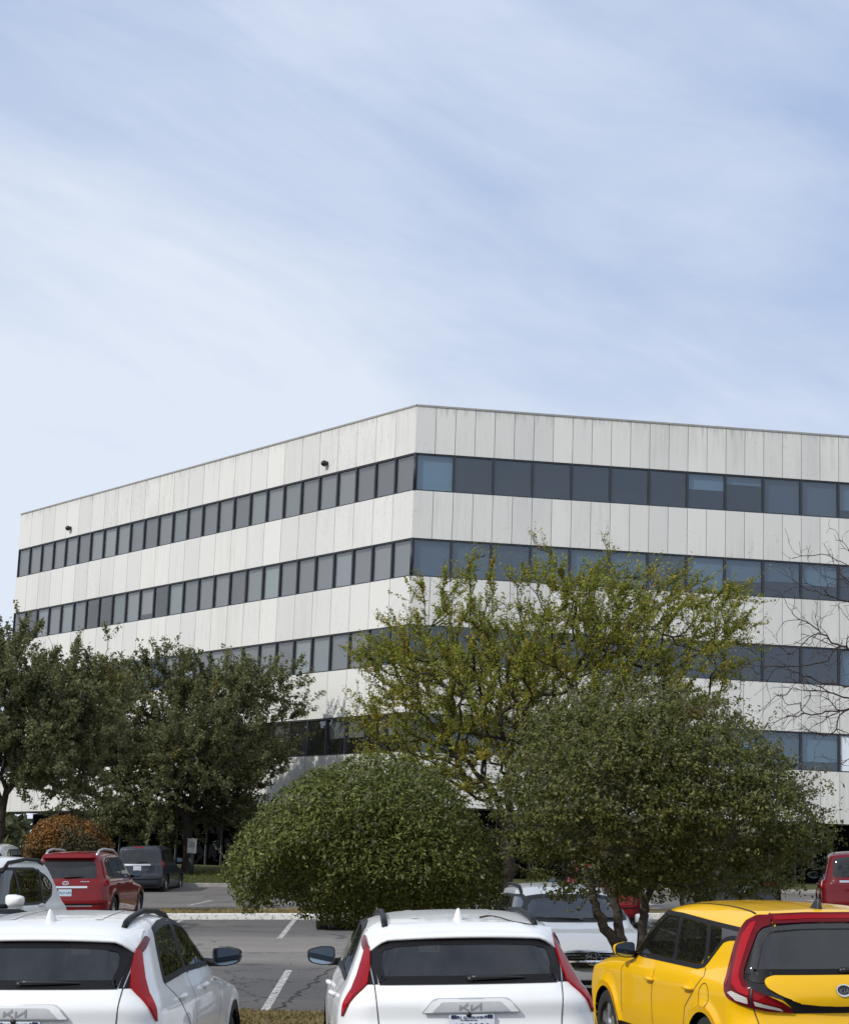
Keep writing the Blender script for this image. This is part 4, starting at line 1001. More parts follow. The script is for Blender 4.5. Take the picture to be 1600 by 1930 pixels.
    for s, pr in ((-1, 'SL'), (1, 'SR')):
        dlo = [(2.86, 1.040), (1.076, 1.034), (.957, 1.057), (.882, 1.134), (.709, 1.281), (.602, 1.304), (.44, 1.314), (.42, 1.408), (1.138, 1.434), (1.798, 1.463), (2.30, 1.468), (2.47, 1.395), (2.66, 1.255), (2.84, 1.09)]
        wins = [[(2.27, 1.448), (1.826, 1.440), (1.70, 1.062), (2.78, 1.062), (2.63, 1.24), (2.45, 1.375)], [(1.75, 1.432), (1.155, 1.408), (1.07, 1.30), (1.02, 1.166), (1.05, 1.060), (1.645, 1.060)], [(1.07, 1.400), (.815, 1.390), (.742, 1.29), (.89, 1.155), (.945, 1.14)]]
        for wq in wins:
            W_ = round_poly(wq, .03); c.cut(pr, resample(W_, .04)); c.patch('side_window', pr, W_, M_TINT, .003)
        c.ring('window_trim', pr, round_poly(dlo, .03), .032, M_TRIM, .005, None, .006)
        c.strip('door_pillar', pr, [(1.675, 1.045), (1.72, 1.2), (1.79, 1.45)], .085, M_TRIM, .005)
        c.strip('door_pillar', pr, [(.985, 1.05), (.985, 1.17), (1.04, 1.30), (1.115, 1.42)], .075, M_TRIM, .005)
        c.patch('quarter_trim', pr, round_poly([(.84, 1.425), (.76, 1.30), (.725, 1.275), (.602, 1.304), (.44, 1.314), (.42, 1.408)], .02), simple('quarter_grey', (0.06, 0.062, 0.066), .35), .004)
        c.strip('panel_seam', pr, [(1.70, 1.034), (2.01, .966), (2.04, .70), (2.035, .36)][1:], .007, M_GAP)
        c.strip('panel_seam', pr, [(.924, 1.050), (.864, .983), (1.0, .86), (1.211, .704), (1.257, .553), (1.28, .38)], .007, M_GAP)
        c.strip('panel_seam', pr, [(2.78, 1.03), (2.90, .90), (2.90, .50)], .007, M_GAP)
        c.strip('panel_seam', pr, [(2.86, 1.03), (3.3, .985), (3.9, .91)], .007, M_GAP)
        if s < 0: c.strip('fuel_door', pr, [(.788 + .105 * math.cos(a), .828 + .105 * math.sin(a)) for a in [2 * math.pi * k / 24 for k in range(24)]], .007, M_GAP, .003, closed=True, h=.02)
        for y in (2.07, 1.12):
            c.patch('handle_cup', pr, round_poly([(y - .05, .875), (y + .07, .875), (y + .0, .935)], .02), M_GAP if False else M_YELLOW, .004, .006)
            c.handle(s, y, .866, M_YELLOW, .19)
        c.mirror(s, (s * .93, 2.73, 1.085), (.20, .145, .13), M_YELLOW, M_MIRROR, M_TRIM, 0, .05)
        c.strip('sill_trim', pr, [(1.22, .33), (3.0, .33)], .16, M_TRIM, .008)
        c.strip('roof_ditch', 'T', [(s * .572, .42), (s * .556, .75), (s * .548, 1.1), (s * .54, 1.8), (s * .53, 2.3)], .018, M_TRIM, .003)
        for wy in (.80, 3.40): c.wheel(s, wy, .335, .215, M_TYRE, M_ALLOY, .885 if wy < 2 else .85, 5)
    c.arch(M_YELLOW, .05, .010); c.well()
    c.fin(.47, M_BLACK, .10, .16, .075)
    for x in (-.28, 0, .28): c.strip('roof_rib', 'T', [(x * .9, .55), (x, 1.2), (x, 2.1)], .03, M_YELLOW, .004)
    for s in (-1, 1): c.strip('panel_seam', 'R', [(s * .745, .80), (s * .715, .70), (s * .69, .58)], .008, M_GAP)
    c.window('windscreen', 'F', round_poly([(-.64, 1.10), (.64, 1.10), (.57, 1.47), (-.57, 1.47)], .05), M_CLEAR, M_SEAL, .04)
    c.wiper((.02, 1.078), (.34, 1.082), 'R', .03); c.seats(M_SEAT, 2.0, 1.0, .68)
    c.strip('bumper_trim', 'R', [(-.8, .40), (.8, .40)], .24, M_TRIM, .006)
    c.body(lining=M_LINING)
    return c
sc_ = build_soul()
tag(sc_.root, 'yellow boxy hatchback with red lamp frame round its rear window', 'car', 'cars parked along the near kerb')
sc_.place(3.603, 16.441, -.239, .073, .037, .029)
# ------------------------------------------------------------------ cars further back
def suv_shape(L=4.7, hw=.95, H=1.72, belt=1.08, box=0.0, hood=1.0, wb=(.92, 3.72), wr=.36, plan_r=.96):
    k = H / 1.72
    return Shape(L=L, W=[(.2, hw - .08), (.4, hw - .03), (.65, hw), (.88 * k, hw - .005), (belt - .06, hw - .03), (belt + .02, hw - .085), (belt + .2, hw - .15 + .03 * box), (H - .15, hw - .26 + .07 * box), (H + .05, hw - .37 + .1 * box)],
        P=[(0, plan_r), (.6, .99), (1.3, 1), (3.3, 1), (L - .5, .965), (L, .88)],
        Rr=[(.2, .15), (.42, .02), (.62, .0), (.8, .03), (belt - .1, .05), (belt, .08), (belt + .25, .20 - .08 * box), (H - .12, .38 - .2 * box), (H, .55 - .25 * box)],
        F=[(.2, L - .15), (.45, L - .02), (.65, L), (.82, L - .07), (hood - .08, L - .32), (hood, L - .85), (hood + .07, L - 1.18), (hood + .14, L - 1.36), (H - .16, L - 2.08), (H - .05, L - 2.35), (H, L - 2.6)],
        Z=[(0, H - .12 + .06 * box), (.4, H - .06 + .03 * box), (1.0, H - .015), (1.7, H), (2.3, H - .015), (2.8, H - .09), (3.2, H - .2), (L, H - .5)],
        kr=.07, krx=.13, kfx=.22, r=(.20, .09, .05), wheels=((wb[0], wr), (wb[1], wr)), warch=wr + .05, flare=.02)
def suv_common(c, paint, glass, dlo, pillars, door=(1.3, 2.35), mirror=None, hz=None, alloy=M_ALLOY, rails=None, sides=(1, -1), trim=M_TRIM, tyre_r=.36, hw=.95, clad=True):
    for s in sides:
        pr = 'SR' if s > 0 else 'SL'; D = round_poly(dlo, .05)
        c.patch('side_window', pr, D, glass, .004); c.ring('window_trim', pr, D, .022, trim, .007, None, .012)
        for pl in pillars: c.strip('door_pillar', pr, pl, .075, trim, .008)
        for y in door: c.strip('panel_seam', pr, [(y, dlo[0][1] - .02), (y - .03, .8), (y, .38)], .009, M_GAP)
        for y in (door[0] + .14, door[1] + .14): c.handle(s, y, hz or dlo[0][1] - .13, paint, .2)
        if mirror: c.mirror(s, (s * mirror[0], mirror[1], mirror[2]), (.24, .17, .15), paint, M_MIRROR, M_TRIM, 0, .05)
        if rails: c.rail(s, rails[0], rails[1], rails[2])
        for wy, wz in c.sh.wheels: c.wheel(s, wy, wz, .24, M_TYRE, alloy, hw - .02, 6)
    c.arch(M_TRIM if clad else paint, .06, .008); c.well()

def rear_suv(paint, H, belt, hw, L, box, plate_rows, lamp, glass_poly, label, group, pose, kind, rails=None, spoiler=True, platemat=None):
    sh = suv_shape(L, hw, H, belt, box, wb=(.95, L - 1.0)); c = Car('parked_car', sh, paint, .045)
    c.patch('rear_window', 'R', round_poly([(-x, z) for x, z in glass_poly] + glass_poly[::-1], .06), M_GLASSD, .004)
    for s, pr in ((1, 'CR'), (-1, 'CL')): c.patch('tail_light', pr, round_poly(lamp, .02), M_LBRT if kind != 'qx' else M_LRED, .006, .014)
    yt = belt + .02; dlo = [(.75, yt), (L - 1.75, yt - .02), (L - 2.12, H - .22), (L - 2.4, H - .155), (1.0, H - .165), (.72, H - .25)]
    suv_common(c, paint, M_GLASSD, dlo, [[(1.15, yt), (1.05, H - .17)], [(2.1, yt), (2.05, H - .16)]], (1.25, 2.2), (hw + .08, L - 1.75, yt + .07), rails=rails, hw=hw)
    c.strip('bumper_trim', 'R', [(-.85, .45), (.85, .45)], .22, M_TRIM, .006)
    return c
def fixed_glass(name):
    """deep tinted glass of a car too far off to show its cabin"""
    m, nt, out = newmat(name); b = N(nt, 'ShaderNodeBsdfPrincipled', Roughness=.03, IOR=1.52); b.inputs['Base Color'].default_value = (.012, .013, .014, 1); b.inputs['Specular IOR Level'].default_value = .6
    tc = N(nt, 'ShaderNodeTexCoord'); nz = noise(nt, 4, 3, .6, tc.outputs['Object']); r = ramp(nt, nz.outputs['Fac'], [(.3, (.010, .011, .012)), (.7, (.02, .021, .022))]); lk(nt, r.outputs[0], b.inputs['Base Color']); lk(nt, b.outputs[0], out.inputs[0]); return m
M_GLASSD = fixed_glass('dark_car_glass')

# dark red crossover, rear three-quarter, second row
c = rear_suv(M_RED, 1.74, 1.10, .97, 4.95, 0.0, None, [(.72, .98), (.80, 1.06), (.93, 1.08), (.98, 1.05), (.97, .98), (.86, .94)], [(.66, 1.12), (.70, 1.16), (.64, 1.44), (.55, 1.515), (.2, 1.53)], '', '', None, 'qx',
    rails=([(.60, .55, 0), (.60, .75, .07), (.60, 1.2, .09), (.60, 2.3, .085), (.60, 2.7, .06), (.61, 2.95, 0)], [.03] * 6, M_SATIN))
c.patch('spoiler', 'R', round_poly([(-.60, 1.53), (.60, 1.53), (.56, 1.60), (-.56, 1.60)], .03), M_RED, .0, .10); c.patch('painted_spoiler_shade', 'R', round_poly([(-.64, 1.42), (-.3, 1.37), (.3, 1.37), (.64, 1.42), (.56, 1.52), (-.56, 1.52)], .05), M_GLOSS, .008)  # black patch paints the spoiler's shade onto the upper glass
c.strip('chrome_bar', 'R', [(-.50, .925), (.50, .925)], .045, M_CHROME, .012); c.strip('chrome_bar', 'R', [(-.62, .50), (.62, .50)], .03, M_CHROME, .012)
el = [Vector((.075 * math.cos(a), 1.015 + .045 * math.sin(a))) for a in [2 * math.pi * k / 28 for k in range(28)]]
b = c.ring('emblem', 'R', el, .012, M_CHROME, .012); mbe = MB(); c.strip('', 'R', [(-.05, .985), (0, 1.045), (.05, .985)], .012, M_CHROME, .012, mb=mbe); q = mbe.build('emblem_strokes', M_CHROME, b); c.face_out(q, 'R')
mbe = MB()
for k in range(6): c.strip('', 'R', [(.34 + .035 * k, 1.035), (.36 + .035 * k, 1.055)], .012, M_CHROME, .010, mb=mbe)
q = mbe.build('nameplate', M_CHROME, c.root); c.face_out(q, 'R')
p, n_ = c.hit('R', (0, .80)); c.plate((0, p.y - .012, .80), .305, .153, M_PLATEB, 0, M_INK, [('KLD 639', .075, 0, -.005)])
c.wiper((-.02, 1.14), (.40, 1.15), 'R', .03, .022); c.body()
tag(c.root, 'dark red crossover with silver roof rails and chrome bar, behind the white cars', 'car', 'cars parked in the far rows'); c.place(-7.86, 45.4, .060, .50, .039, .022)

# slate grey boxy SUV by the lawn
c = rear_suv(M_GREY, 1.85, 1.18, .99, 4.85, .75, None, [(.88, .98), (.88, 1.24), (.985, 1.25), (1.00, .98)], [(.70, 1.16), (.74, 1.22), (.70, 1.58), (.62, 1.66), (.2, 1.68)], '', '', None, 'pilot')
c.strip('brake_light', 'R', [(-.2, 1.755), (.2, 1.755)], .03, M_LRED, .012); c.patch('garnish', 'R', round_poly([(-.52, 1.06), (.52, 1.06), (.5, 1.12), (-.5, 1.12)], .02), M_SATIN, .004, .015)
p, n_ = c.hit('R', (0, .96)); c.plate((0, p.y - .012, .96), .305, .153, M_PLATE, 0, M_INK, [('CFX 402', .075, 0, -.005)])
c.patch('side_reflector', 'R', round_poly([(-.88, .62), (-.72, .62), (-.72, .66), (-.88, .66)], .01), M_LRED, .006); c.wiper((-.02, 1.175), (.40, 1.19), 'R', .03, .022); c.body()
tag(c.root, 'slate grey boxy SUV parked beside the lawn and utility post', 'car', 'cars parked in the far rows'); c.place(-10.52, 76.36, .076, 1.09, .042, .016)

# maroon SUV at the right edge
c = rear_suv(M_RED2, 1.80, 1.14, .98, 4.75, .6, None, [(.84, .96), (.86, 1.12), (.98, 1.14), (.99, .98), (.93, .92)], [(.66, 1.20), (.70, 1.24), (.66, 1.58), (.58, 1.64), (.2, 1.66)], '', '', None, 'ex')
c.strip('chrome_bar', 'R', [(-.55, 1.10), (.55, 1.10)], .05, M_CHROME, .012)
for s, pr in ((1, 'CR'), (-1, 'CL')): c.patch('reversing_lens', pr, round_poly([(.86, 1.0), (.865, 1.08), (.95, 1.09), (.955, 1.01)], .02), M_LCLR, .022)
p, n_ = c.hit('R', (0, .82)); c.plate((0, p.y - .012, .82), .305, .153, M_PLATE, 0, M_INK, [('HDT 517', .075, 0, -.005)]); c.body()
tag(c.root, 'maroon SUV with chrome tailgate bar at the right edge', 'car', 'cars parked in the far rows'); c.place(10.45, 45.42, .17, 1.12, .038, .02)

# dark SUV half hidden by the right shrub
c = rear_suv(M_DARK, 1.74, 1.12, .96, 4.7, .3, None, [(.70, 1.06), (.72, 1.16), (.93, 1.18), (.97, 1.10), (.9, 1.05)], [(.66, 1.20), (.70, 1.24), (.64, 1.52), (.55, 1.58), (.2, 1.60)], '', '', None, 'dk')
for s_ in (1, -1): c.patch('tail_light', 'R', round_poly([(s_ * .47, 1.07), (s_ * .70, 1.07), (s_ * .70, 1.14), (s_ * .50, 1.12)], .01), M_LBRT, .006, .012)
p, n_ = c.hit('R', (0, .98)); c.plate((0, p.y - .012, .98), .305, .153, M_PLATEB, 0, M_INK, [('KTV 284', .075, 0, -.005)]); c.body()
tag(c.root, 'charcoal SUV half hidden behind the right shrub, pale plate showing', 'car', 'cars parked in the far rows'); c.place(7.85, 46.5, .0, .97, .037, .02)

# red hatchback seen through the right shrub's trunks
c = rear_suv(M_RED, 1.66, 1.06, .92, 4.5, .1, None, [(.70, .94), (.72, 1.04), (.90, 1.10), (.94, 1.0), (.86, .92)], [(.60, 1.10), (.64, 1.14), (.58, 1.42), (.5, 1.47), (.2, 1.49)], '', '', None, 'rd')
p, n_ = c.hit('R', (0, .82)); c.plate((0, p.y - .012, .82), .305, .153, M_PLATE, 0, M_INK, [('DRM 860', .075, 0, -.005)]); c.body()
tag(c.root, 'red hatchback glimpsed between the trunks of the right shrub', 'car', 'cars parked in the far rows'); c.place(4.50, 46.0, .0, .85, .037, .02)

# white car under the round shrub
c = rear_suv(M_WHITE, 1.50, 1.00, .91, 4.6, 0.0, None, [(.66, .86), (.70, .98), (.86, 1.00), (.92, .92), (.84, .85)], [(.60, 1.03), (.63, 1.07), (.56, 1.30), (.48, 1.35), (.2, 1.37)], '', '', None, 'wh')
c.body()
tag(c.root, 'white car mostly hidden by the round shrub, one tyre showing', 'car', 'cars parked in the far rows'); c.place(-1.25, 45.4, .0, .62, .037, .02)

# white van top behind the parked white SUV
c = rear_suv(M_PEARL, 1.95, 1.15, .95, 4.9, 1.0, None, [(.86, .9), (.86, 1.2), (.93, 1.2), (.95, .9)], [(.72, 1.22), (.74, 1.28), (.73, 1.66), (.66, 1.72), (.2, 1.73)], '', '', None, 'van')
c.body()
tag(c.root, 'upright white SUV at the left edge, only its roof and rear glass showing', 'car', 'cars parked in the far rows'); c.place(-11.17, 50.5, .0, .46, .037, .02)

# ---- cars that face the camera
def front_suv(paint, H, belt, hw, L, kind, rails):
    sh = suv_shape(L, hw, H, belt, .0, hood=1.06 if kind == 'v' else 1.02, wb=(.95, L - .95)); c = Car('parked_car', sh, paint, .035); zt = H - .19; hd = (1.06 if kind == 'v' else 1.02)
    c.window('windscreen', 'F', round_poly([(-.74, hd + .10), (-.4, hd + .075), (.4, hd + .075), (.74, hd + .10), (.61, zt), (.4, zt + .03), (-.4, zt + .03), (-.61, zt)], .05), M_CLEAR, M_SEAL, .04)
    yt = belt + .01; dlo = [(.80, yt + .10), (1.25, yt), (L - 1.50, yt + .01), (L - 1.95, H - .25), (L - 2.3, H - .165), (1.25, H - .175), (.78, H - .29), (.62, H - .40)]
    for s in (1, -1): c.cut('SR' if s > 0 else 'SL', resample(round_poly(dlo, .06), .05))
    suv_common(c, paint, M_TINT, dlo, [[(1.28, yt), (1.05, H - .19)], [(2.22, yt), (2.10, H - .16)]], (1.35, 2.3), (hw + .07, L - 1.62, yt + .07), rails=rails, hw=hw)
    c.seats(M_SEAT, 2.15, 1.1, .72); c.wiper((-.05, hd + .09), (.60, hd + .12), 'F', .02, .012); c.wiper((-.62, hd + .10), (-.10, hd + .11), 'F', .02, .012)
    return c
RAILB = ([(.64, .75, 0), (.64, .95, .05), (.64, 1.5, .06), (.63, 2.2, .05), (.63, 2.45, 0)], [.024] * 5, M_TRIM)
# white crossover facing us, left edge
c = front_suv(M_WHITE, 1.75, 1.10, .92, 4.65, 'r', RAILB)
c.patch('grille', 'F', round_poly([(-.42, .62), (.42, .62), (.5, .84), (-.5, .84)], .05), M_GLOSS, .006, .01)
for s in (1, -1): c.patch('headlight', 'F', round_poly([(s * .52, .76), (s * .80, .80), (s * .84, .90), (s * .56, .84)], .03), M_LCLR, .006, .012); c.patch('repeater', 'SR' if s > 0 else 'SL', [(3.55, .86), (3.65, .86), (3.65, .89), (3.55, .89)], M_LCLR, .006)
c.body(lining=M_LINING)
tag(c.root, 'white crossover facing the camera at the left edge, windows tapering back', 'car', 'cars parked facing the near row'); c.place(-5.60, 28.30, math.pi + .115, .20, -.037, -.022)
# silvery white crossover with chrome wing grille
c = front_suv(M_SILVER, 1.63, 1.06, .95, 4.80, 'v', RAILB)
g = c.patch('grille', 'F', round_poly([(-.62, .755), (-.2, .80), (.2, .80), (.62, .755), (.55, .64), (.18, .565), (-.18, .565), (-.55, .64)], .03), M_GLOSS, .006, .015)
for z, w_ in ((.775, .58), (.74, .56), (.705, .54), (.665, .50)): c.strip('grille_bar', 'F', [(-w_, z - .012), (0, z), (w_, z - .012)], .016, M_CHROME, .028, g)
c.ring('grille_edge', 'F', round_poly([(-.62, .755), (-.2, .80), (.2, .80), (.62, .755), (.55, .64), (.18, .565), (-.18, .565), (-.55, .64)], .03), .014, M_CHROME, .026, g)
E_ = [[(.105 * math.cos(a), .69 + .072 * math.sin(a)) for a in [2 * math.pi * k / 30 for k in range(30)]], [(.038 * math.cos(a), .69 + .068 * math.sin(a)) for a in [2 * math.pi * k / 24 for k in range(24)]], [(.070 * math.cos(a), .725 + .030 * math.sin(a)) for a in [2 * math.pi * k / 24 for k in range(24)]]]
mbe = MB()
for e_ in E_: c.strip('', 'F', e_, .016, M_CHROME, .042, closed=True, h=.02, mb=mbe)
q = mbe.build('emblem', M_CHROME, c.root); c.face_out(q, 'F')
c.patch('lower_grille', 'F', round_poly([(-.60, .27), (.60, .27), (.66, .42), (-.66, .42)], .04), M_GLOSS, .006, .008); c.strip('bumper_bar', 'F', [(-.62, .345), (.62, .345)], .035, M_PEARL, .018)
for s in (1, -1): c.patch('headlight', 'F', round_poly([(s * .63, .70), (s * .86, .76), (s * .86, .88), (s * .66, .82)], .03), M_LCLR, .006, .012)
c.body(lining=M_LINING)
tag(c.root, 'silvery white crossover facing the camera behind the right shrub trunk, chrome grille', 'car', 'cars parked facing the near row'); c.place(2.09, 31.21, 3.061, .264, -.035, -.020)
# ------------------------------------------------------------------ utility post on the lawn
pz = float(gz(-9.6, 86.5)); up_ = empty('utility_post', (-9.62, 86.5, pz + .1)); tag(up_, 'dark utility post with a pale meter box, on the lawn by the grey SUV', 'post')
mb = MB(); mb.tube([(0, 0, -.1), (0, 0, 1.05)], [.13, .12], 12); mb.build('post', simple('post_paint', (0.02, 0.02, 0.02), .7), up_)
mb = MB(); mb.box(-.19, .19, -.12, .12, .95, 1.55); mb.box(-.21, .21, -.14, .14, 1.55, 1.58); o = mb.build('meter_box', simple('box_grey', (0.36, 0.35, 0.33), .6, var=.2), up_)
mb = MB(); mb.box(-.12, .12, -.135, -.121, 1.2, 1.45); mb.build('cover_plate', simple('cover_grey', (0.2, 0.2, 0.2), .5), o)
# ------------------------------------------------------------------ trees and shrubs
def leaf_mat(name, stops, patch=None, rough=.45, trans=.25, spec=.2):
    """each leaf has its own colour; patch = a second colour that whole sprays have turned to"""
    m, nt, out = newmat(name); gi = N(nt, 'ShaderNodeNewGeometry'); tc = N(nt, 'ShaderNodeTexCoord')
    r = ramp(nt, gi.outputs['Random Per Island'], stops); c = r.outputs[0]
    if patch:
        sc_, thr, col = patch; nz = noise(nt, sc_, 3, .6, tc.outputs['Object']); f = ramp(nt, nz.outputs['Fac'], [(thr - .05, (0, 0, 0)), (thr + .08, (1, 1, 1))])
        c = mixc(nt, f.outputs[0], c, mixc(nt, gi.outputs['Random Per Island'], tuple(v * .7 for v in col), tuple(min(1, v * 1.3) for v in col)))
    b = N(nt, 'ShaderNodeBsdfPrincipled', Roughness=rough); b.inputs['Specular IOR Level'].default_value = spec; lk(nt, c, b.inputs['Base Color'])
    t = N(nt, 'ShaderNodeBsdfTranslucent'); lk(nt, c, t.inputs[0]); mx = N(nt, 'ShaderNodeMixShader'); mx.inputs[0].default_value = trans
    lk(nt, b.outputs[0], mx.inputs[1]); lk(nt, t.outputs[0], mx.inputs[2]); lk(nt, mx.outputs[0], out.inputs[0]); return m
def bark_mat(name, a, b_):
    m, nt, out = newmat(name); b = N(nt, 'ShaderNodeBsdfPrincipled', Roughness=.95); b.inputs['Specular IOR Level'].default_value = .15
    tc = N(nt, 'ShaderNodeTexCoord'); mp = N(nt, 'ShaderNodeMapping'); mp.inputs['Scale'].default_value = (9, 9, 2); lk(nt, tc.outputs['Object'], mp.inputs[0])
    n = noise(nt, 1.5, 6, .7, mp.outputs[0]); r = ramp(nt, n.outputs['Fac'], [(.3, a), (.7, b_)]); lk(nt, r.outputs[0], b.inputs['Base Color'])
    bp = N(nt, 'ShaderNodeBump', Strength=.8, Distance=.03); lk(nt, n.outputs['Fac'], bp.inputs['Height']); lk(nt, bp.outputs[0], b.inputs['Normal']); lk(nt, b.outputs[0], out.inputs[0]); return m
M_BARK = bark_mat('oak_bark', (0.018, 0.015, 0.012), (0.060, 0.050, 0.042)); M_BARKP = bark_mat('shrub_bark', (0.04, 0.034, 0.028), (0.12, 0.10, 0.085)); M_BARKB = bark_mat('bare_bark', (0.030, 0.022, 0.022), (0.075, 0.058, 0.055))

def value_noise(p, f, seed):
    r = np.random.default_rng(seed); o = np.zeros(len(p))
    for k in range(7):
        d = r.normal(size=3); d /= np.linalg.norm(d); o += np.sin((p @ d) * f * r.uniform(.6, 1.6) + r.uniform(0, 6.28))
    return o / 7 ** .5
def edge_dist(x, z, P):
    d = np.full(len(x), 1e9)
    for i in range(len(P)):
        a, b = np.array(P[i - 1]), np.array(P[i]); ab = b - a; t = np.clip(((x - a[0]) * ab[0] + (z - a[1]) * ab[1]) / (ab @ ab + 1e-12), 0, 1)
        d = np.minimum(d, np.hypot(x - a[0] - t * ab[0], z - a[1] - t * ab[1]))
    return d
def crown_points(P, Y, depth, n, seed, gap=-9, gf=1.4, shell=0.0, sprays=1.0, below=None):
    """points inside a crown whose side elevation is P (x, z) and whose depth swells away from the outline"""
    r = np.random.default_rng(seed); xs = [p[0] for p in P]; zs = [p[1] for p in P]; out = np.zeros((0, 3)); Pp = [tuple(p) for p in P]
    while len(out) < n:
        m = n * 6; x = r.uniform(min(xs), max(xs), m); z = r.uniform(min(zs), max(zs), m); k = in_poly(x, z, Pp); x, z = x[k], z[k]
        ed = edge_dist(x, z, Pp); h = depth * np.sqrt(np.clip(ed / (.32 * min(max(xs) - min(xs), max(zs) - min(zs))), 0, 1)) + .05
        u = r.uniform(-1, 1, len(x))
        if shell: u = np.where(r.random(len(x)) < shell, np.sign(u) * (1 - np.abs(r.normal(0, .07, len(x)))), u)
        p = np.stack([x, Y + u * h, z], -1)
        keep = (value_noise(p, gf, seed + 5) > gap)
        # weight so that shallow parts of the outline are not over-filled
        keep &= r.random(len(p)) < np.clip(h / depth, .25, 1)
        out = np.concatenate([out, p[keep]])
    return out[:n]

class Skeleton:
    def __init__(s, seed): s.p = []; s.par = []; s.r = np.random.default_rng(seed); s.fix = {}
    def poly(s, pts, start=None, sub=3, wob=.0):
        """main limb as a polyline; returns the index of its last node"""
        pts = [np.array(q, float) for q in pts]; cur = start
        if cur is None: s.p.append(pts[0]); s.par.append(-1); cur = len(s.p) - 1
        for a, b in zip(pts[:-1], pts[1:]):
            for k in range(1, sub + 1):
                q = a + (b - a) * k / sub + s.r.normal(0, wob, 3); s.p.append(q); s.par.append(cur); cur = len(s.p) - 1
        return cur
    def near(s, q): return int(np.argmin(np.linalg.norm(np.array(s.p) - np.array(q), axis=1)))
    def grow(s, T, seg=.35, free=1, wob=.05, up=.15, maxlen=None, sortc=None, back=.35):
        """join every target to the skeleton already grown, nearest first"""
        base = np.array(s.p).mean(0) if sortc is None else np.array(sortc); order = np.argsort(np.linalg.norm(T - base, axis=1)); tips = []
        for i in order:
            t = T[i]; A = np.array(s.p); d = np.linalg.norm(A - t, axis=1)
            par = np.array(s.par); dirv = A - A[np.maximum(par, 0)]; dl = np.linalg.norm(dirv, axis=1) + 1e-9
            cosv = ((t - A) * dirv).sum(1) / (dl * (d + 1e-9)); cost = d * (1 + back * (1 - cosv))
            cost[:free] += 100
            k = int(np.argmin(cost)); a = A[k]; L = d[k]
            if maxlen and L > maxlen: continue
            pd = dirv[k] / dl[k]; b1 = a + pd * L * .35 + np.array([0, 0, up * L * .5]); n = max(1, int(round(L / seg))); cur = k
            for j in range(1, n + 1):
                u = j / n; q = a * (1 - u) ** 2 + b1 * 2 * u * (1 - u) + t * u * u
                if j < n: q = q + s.r.normal(0, wob * min(1, L), 3)
                s.p.append(q); s.par.append(cur); cur = len(s.p) - 1
            tips.append(cur)
        return tips
    def radii(s, tip, ex, rmax=1e9):
        n = len(s.p); cnt = np.zeros(n); kids = np.zeros(n, int)
        for i in range(n):
            if s.par[i] >= 0: kids[s.par[i]] += 1
        for i in range(n - 1, -1, -1):
            if kids[i] == 0: cnt[i] += 1
            if s.par[i] >= 0: cnt[s.par[i]] += cnt[i]
        s.cnt = cnt
        return np.minimum(tip * np.maximum(cnt, 1) ** ex, rmax)
    def mesh(s, name, mat, parent, rad, loc, sides=5, lo=0, hi=None):
        A = np.array(s.p); par = np.array(s.par); idx = np.where(par >= 0)[0]
        a, b = A[par[idx]], A[idx]; ra, rb = np.minimum(rad[par[idx]], rad[idx] * 1.6), rad[idx]
        d = b - a; d /= np.linalg.norm(d, axis=1)[:, None] + 1e-9; h = np.where(np.abs(d[:, 2:3]) > .9, np.array([[1., 0, 0]]), np.array([[0, 0, 1.]]))
        u = np.cross(d, h); u /= np.linalg.norm(u, axis=1)[:, None] + 1e-9; v = np.cross(d, u)
        big = rb > .05; V = []; Q = []; off = 0
        for sel, ns in ((big, 9), (~big, sides)):
            if not sel.any(): continue
            ang = np.arange(ns) * 2 * math.pi / ns; c = np.cos(ang)[None, :, None] * u[sel][:, None] + np.sin(ang)[None, :, None] * v[sel][:, None]
            e = d[sel] * rb[sel][:, None] * .35
            R0 = a[sel][:, None] - e[:, None] + c * ra[sel][:, None, None]; R1 = b[sel][:, None] + e[:, None] + c * rb[sel][:, None, None]
            m = sel.sum(); V.append(np.concatenate([R0, R1], 1).reshape(-1, 3)); base = off + np.arange(m)[:, None] * 2 * ns; j = np.arange(ns); j2 = (j + 1) % ns
            Q.append(np.stack([base + j, base + j2, base + ns + j2, base + ns + j], -1).reshape(-1, 4)); off += m * 2 * ns
        return np_mesh(name, np.concatenate(V) - np.array(loc), quads=np.concatenate(Q), mats=[mat], parent=parent, smooth=True)

def leaves(name, C, mat, parent, loc, ln, wd, seed, nrm=None, upb=.4, fold=.35, var=.35):
    """small folded leaves at the points C"""
    r = np.random.default_rng(seed); n = len(C)
    N_ = r.normal(size=(n, 3)); N_[:, 2] += upb
    if nrm is not None: N_ = N_ * .75 + nrm
    N_ /= np.linalg.norm(N_, axis=1)[:, None]; T = np.cross(N_, r.normal(size=(n, 3))); T /= np.linalg.norm(T, axis=1)[:, None] + 1e-9; B = np.cross(N_, T)
    s = (1 + var * r.normal(size=n)).clip(.45, 1.8)[:, None]; l, w = ln * s * .5, wd * s * .5
    p0 = C - T * l; p1 = C + B * w + N_ * w * fold + T * l * .1; p2 = C + T * l; p3 = C - B * w + N_ * w * fold + T * l * .1
    V = np.stack([p0, p1, p2, p3], 1).reshape(-1, 3) - np.array(loc); base = np.arange(n)[:, None] * 4
    Tt = np.concatenate([base + np.array([[0, 1, 2]]), base + np.array([[0, 2, 3]])], 1).reshape(-1, 3)
    return np_mesh(name, V, tris=Tt, mats=[mat], parent=parent)
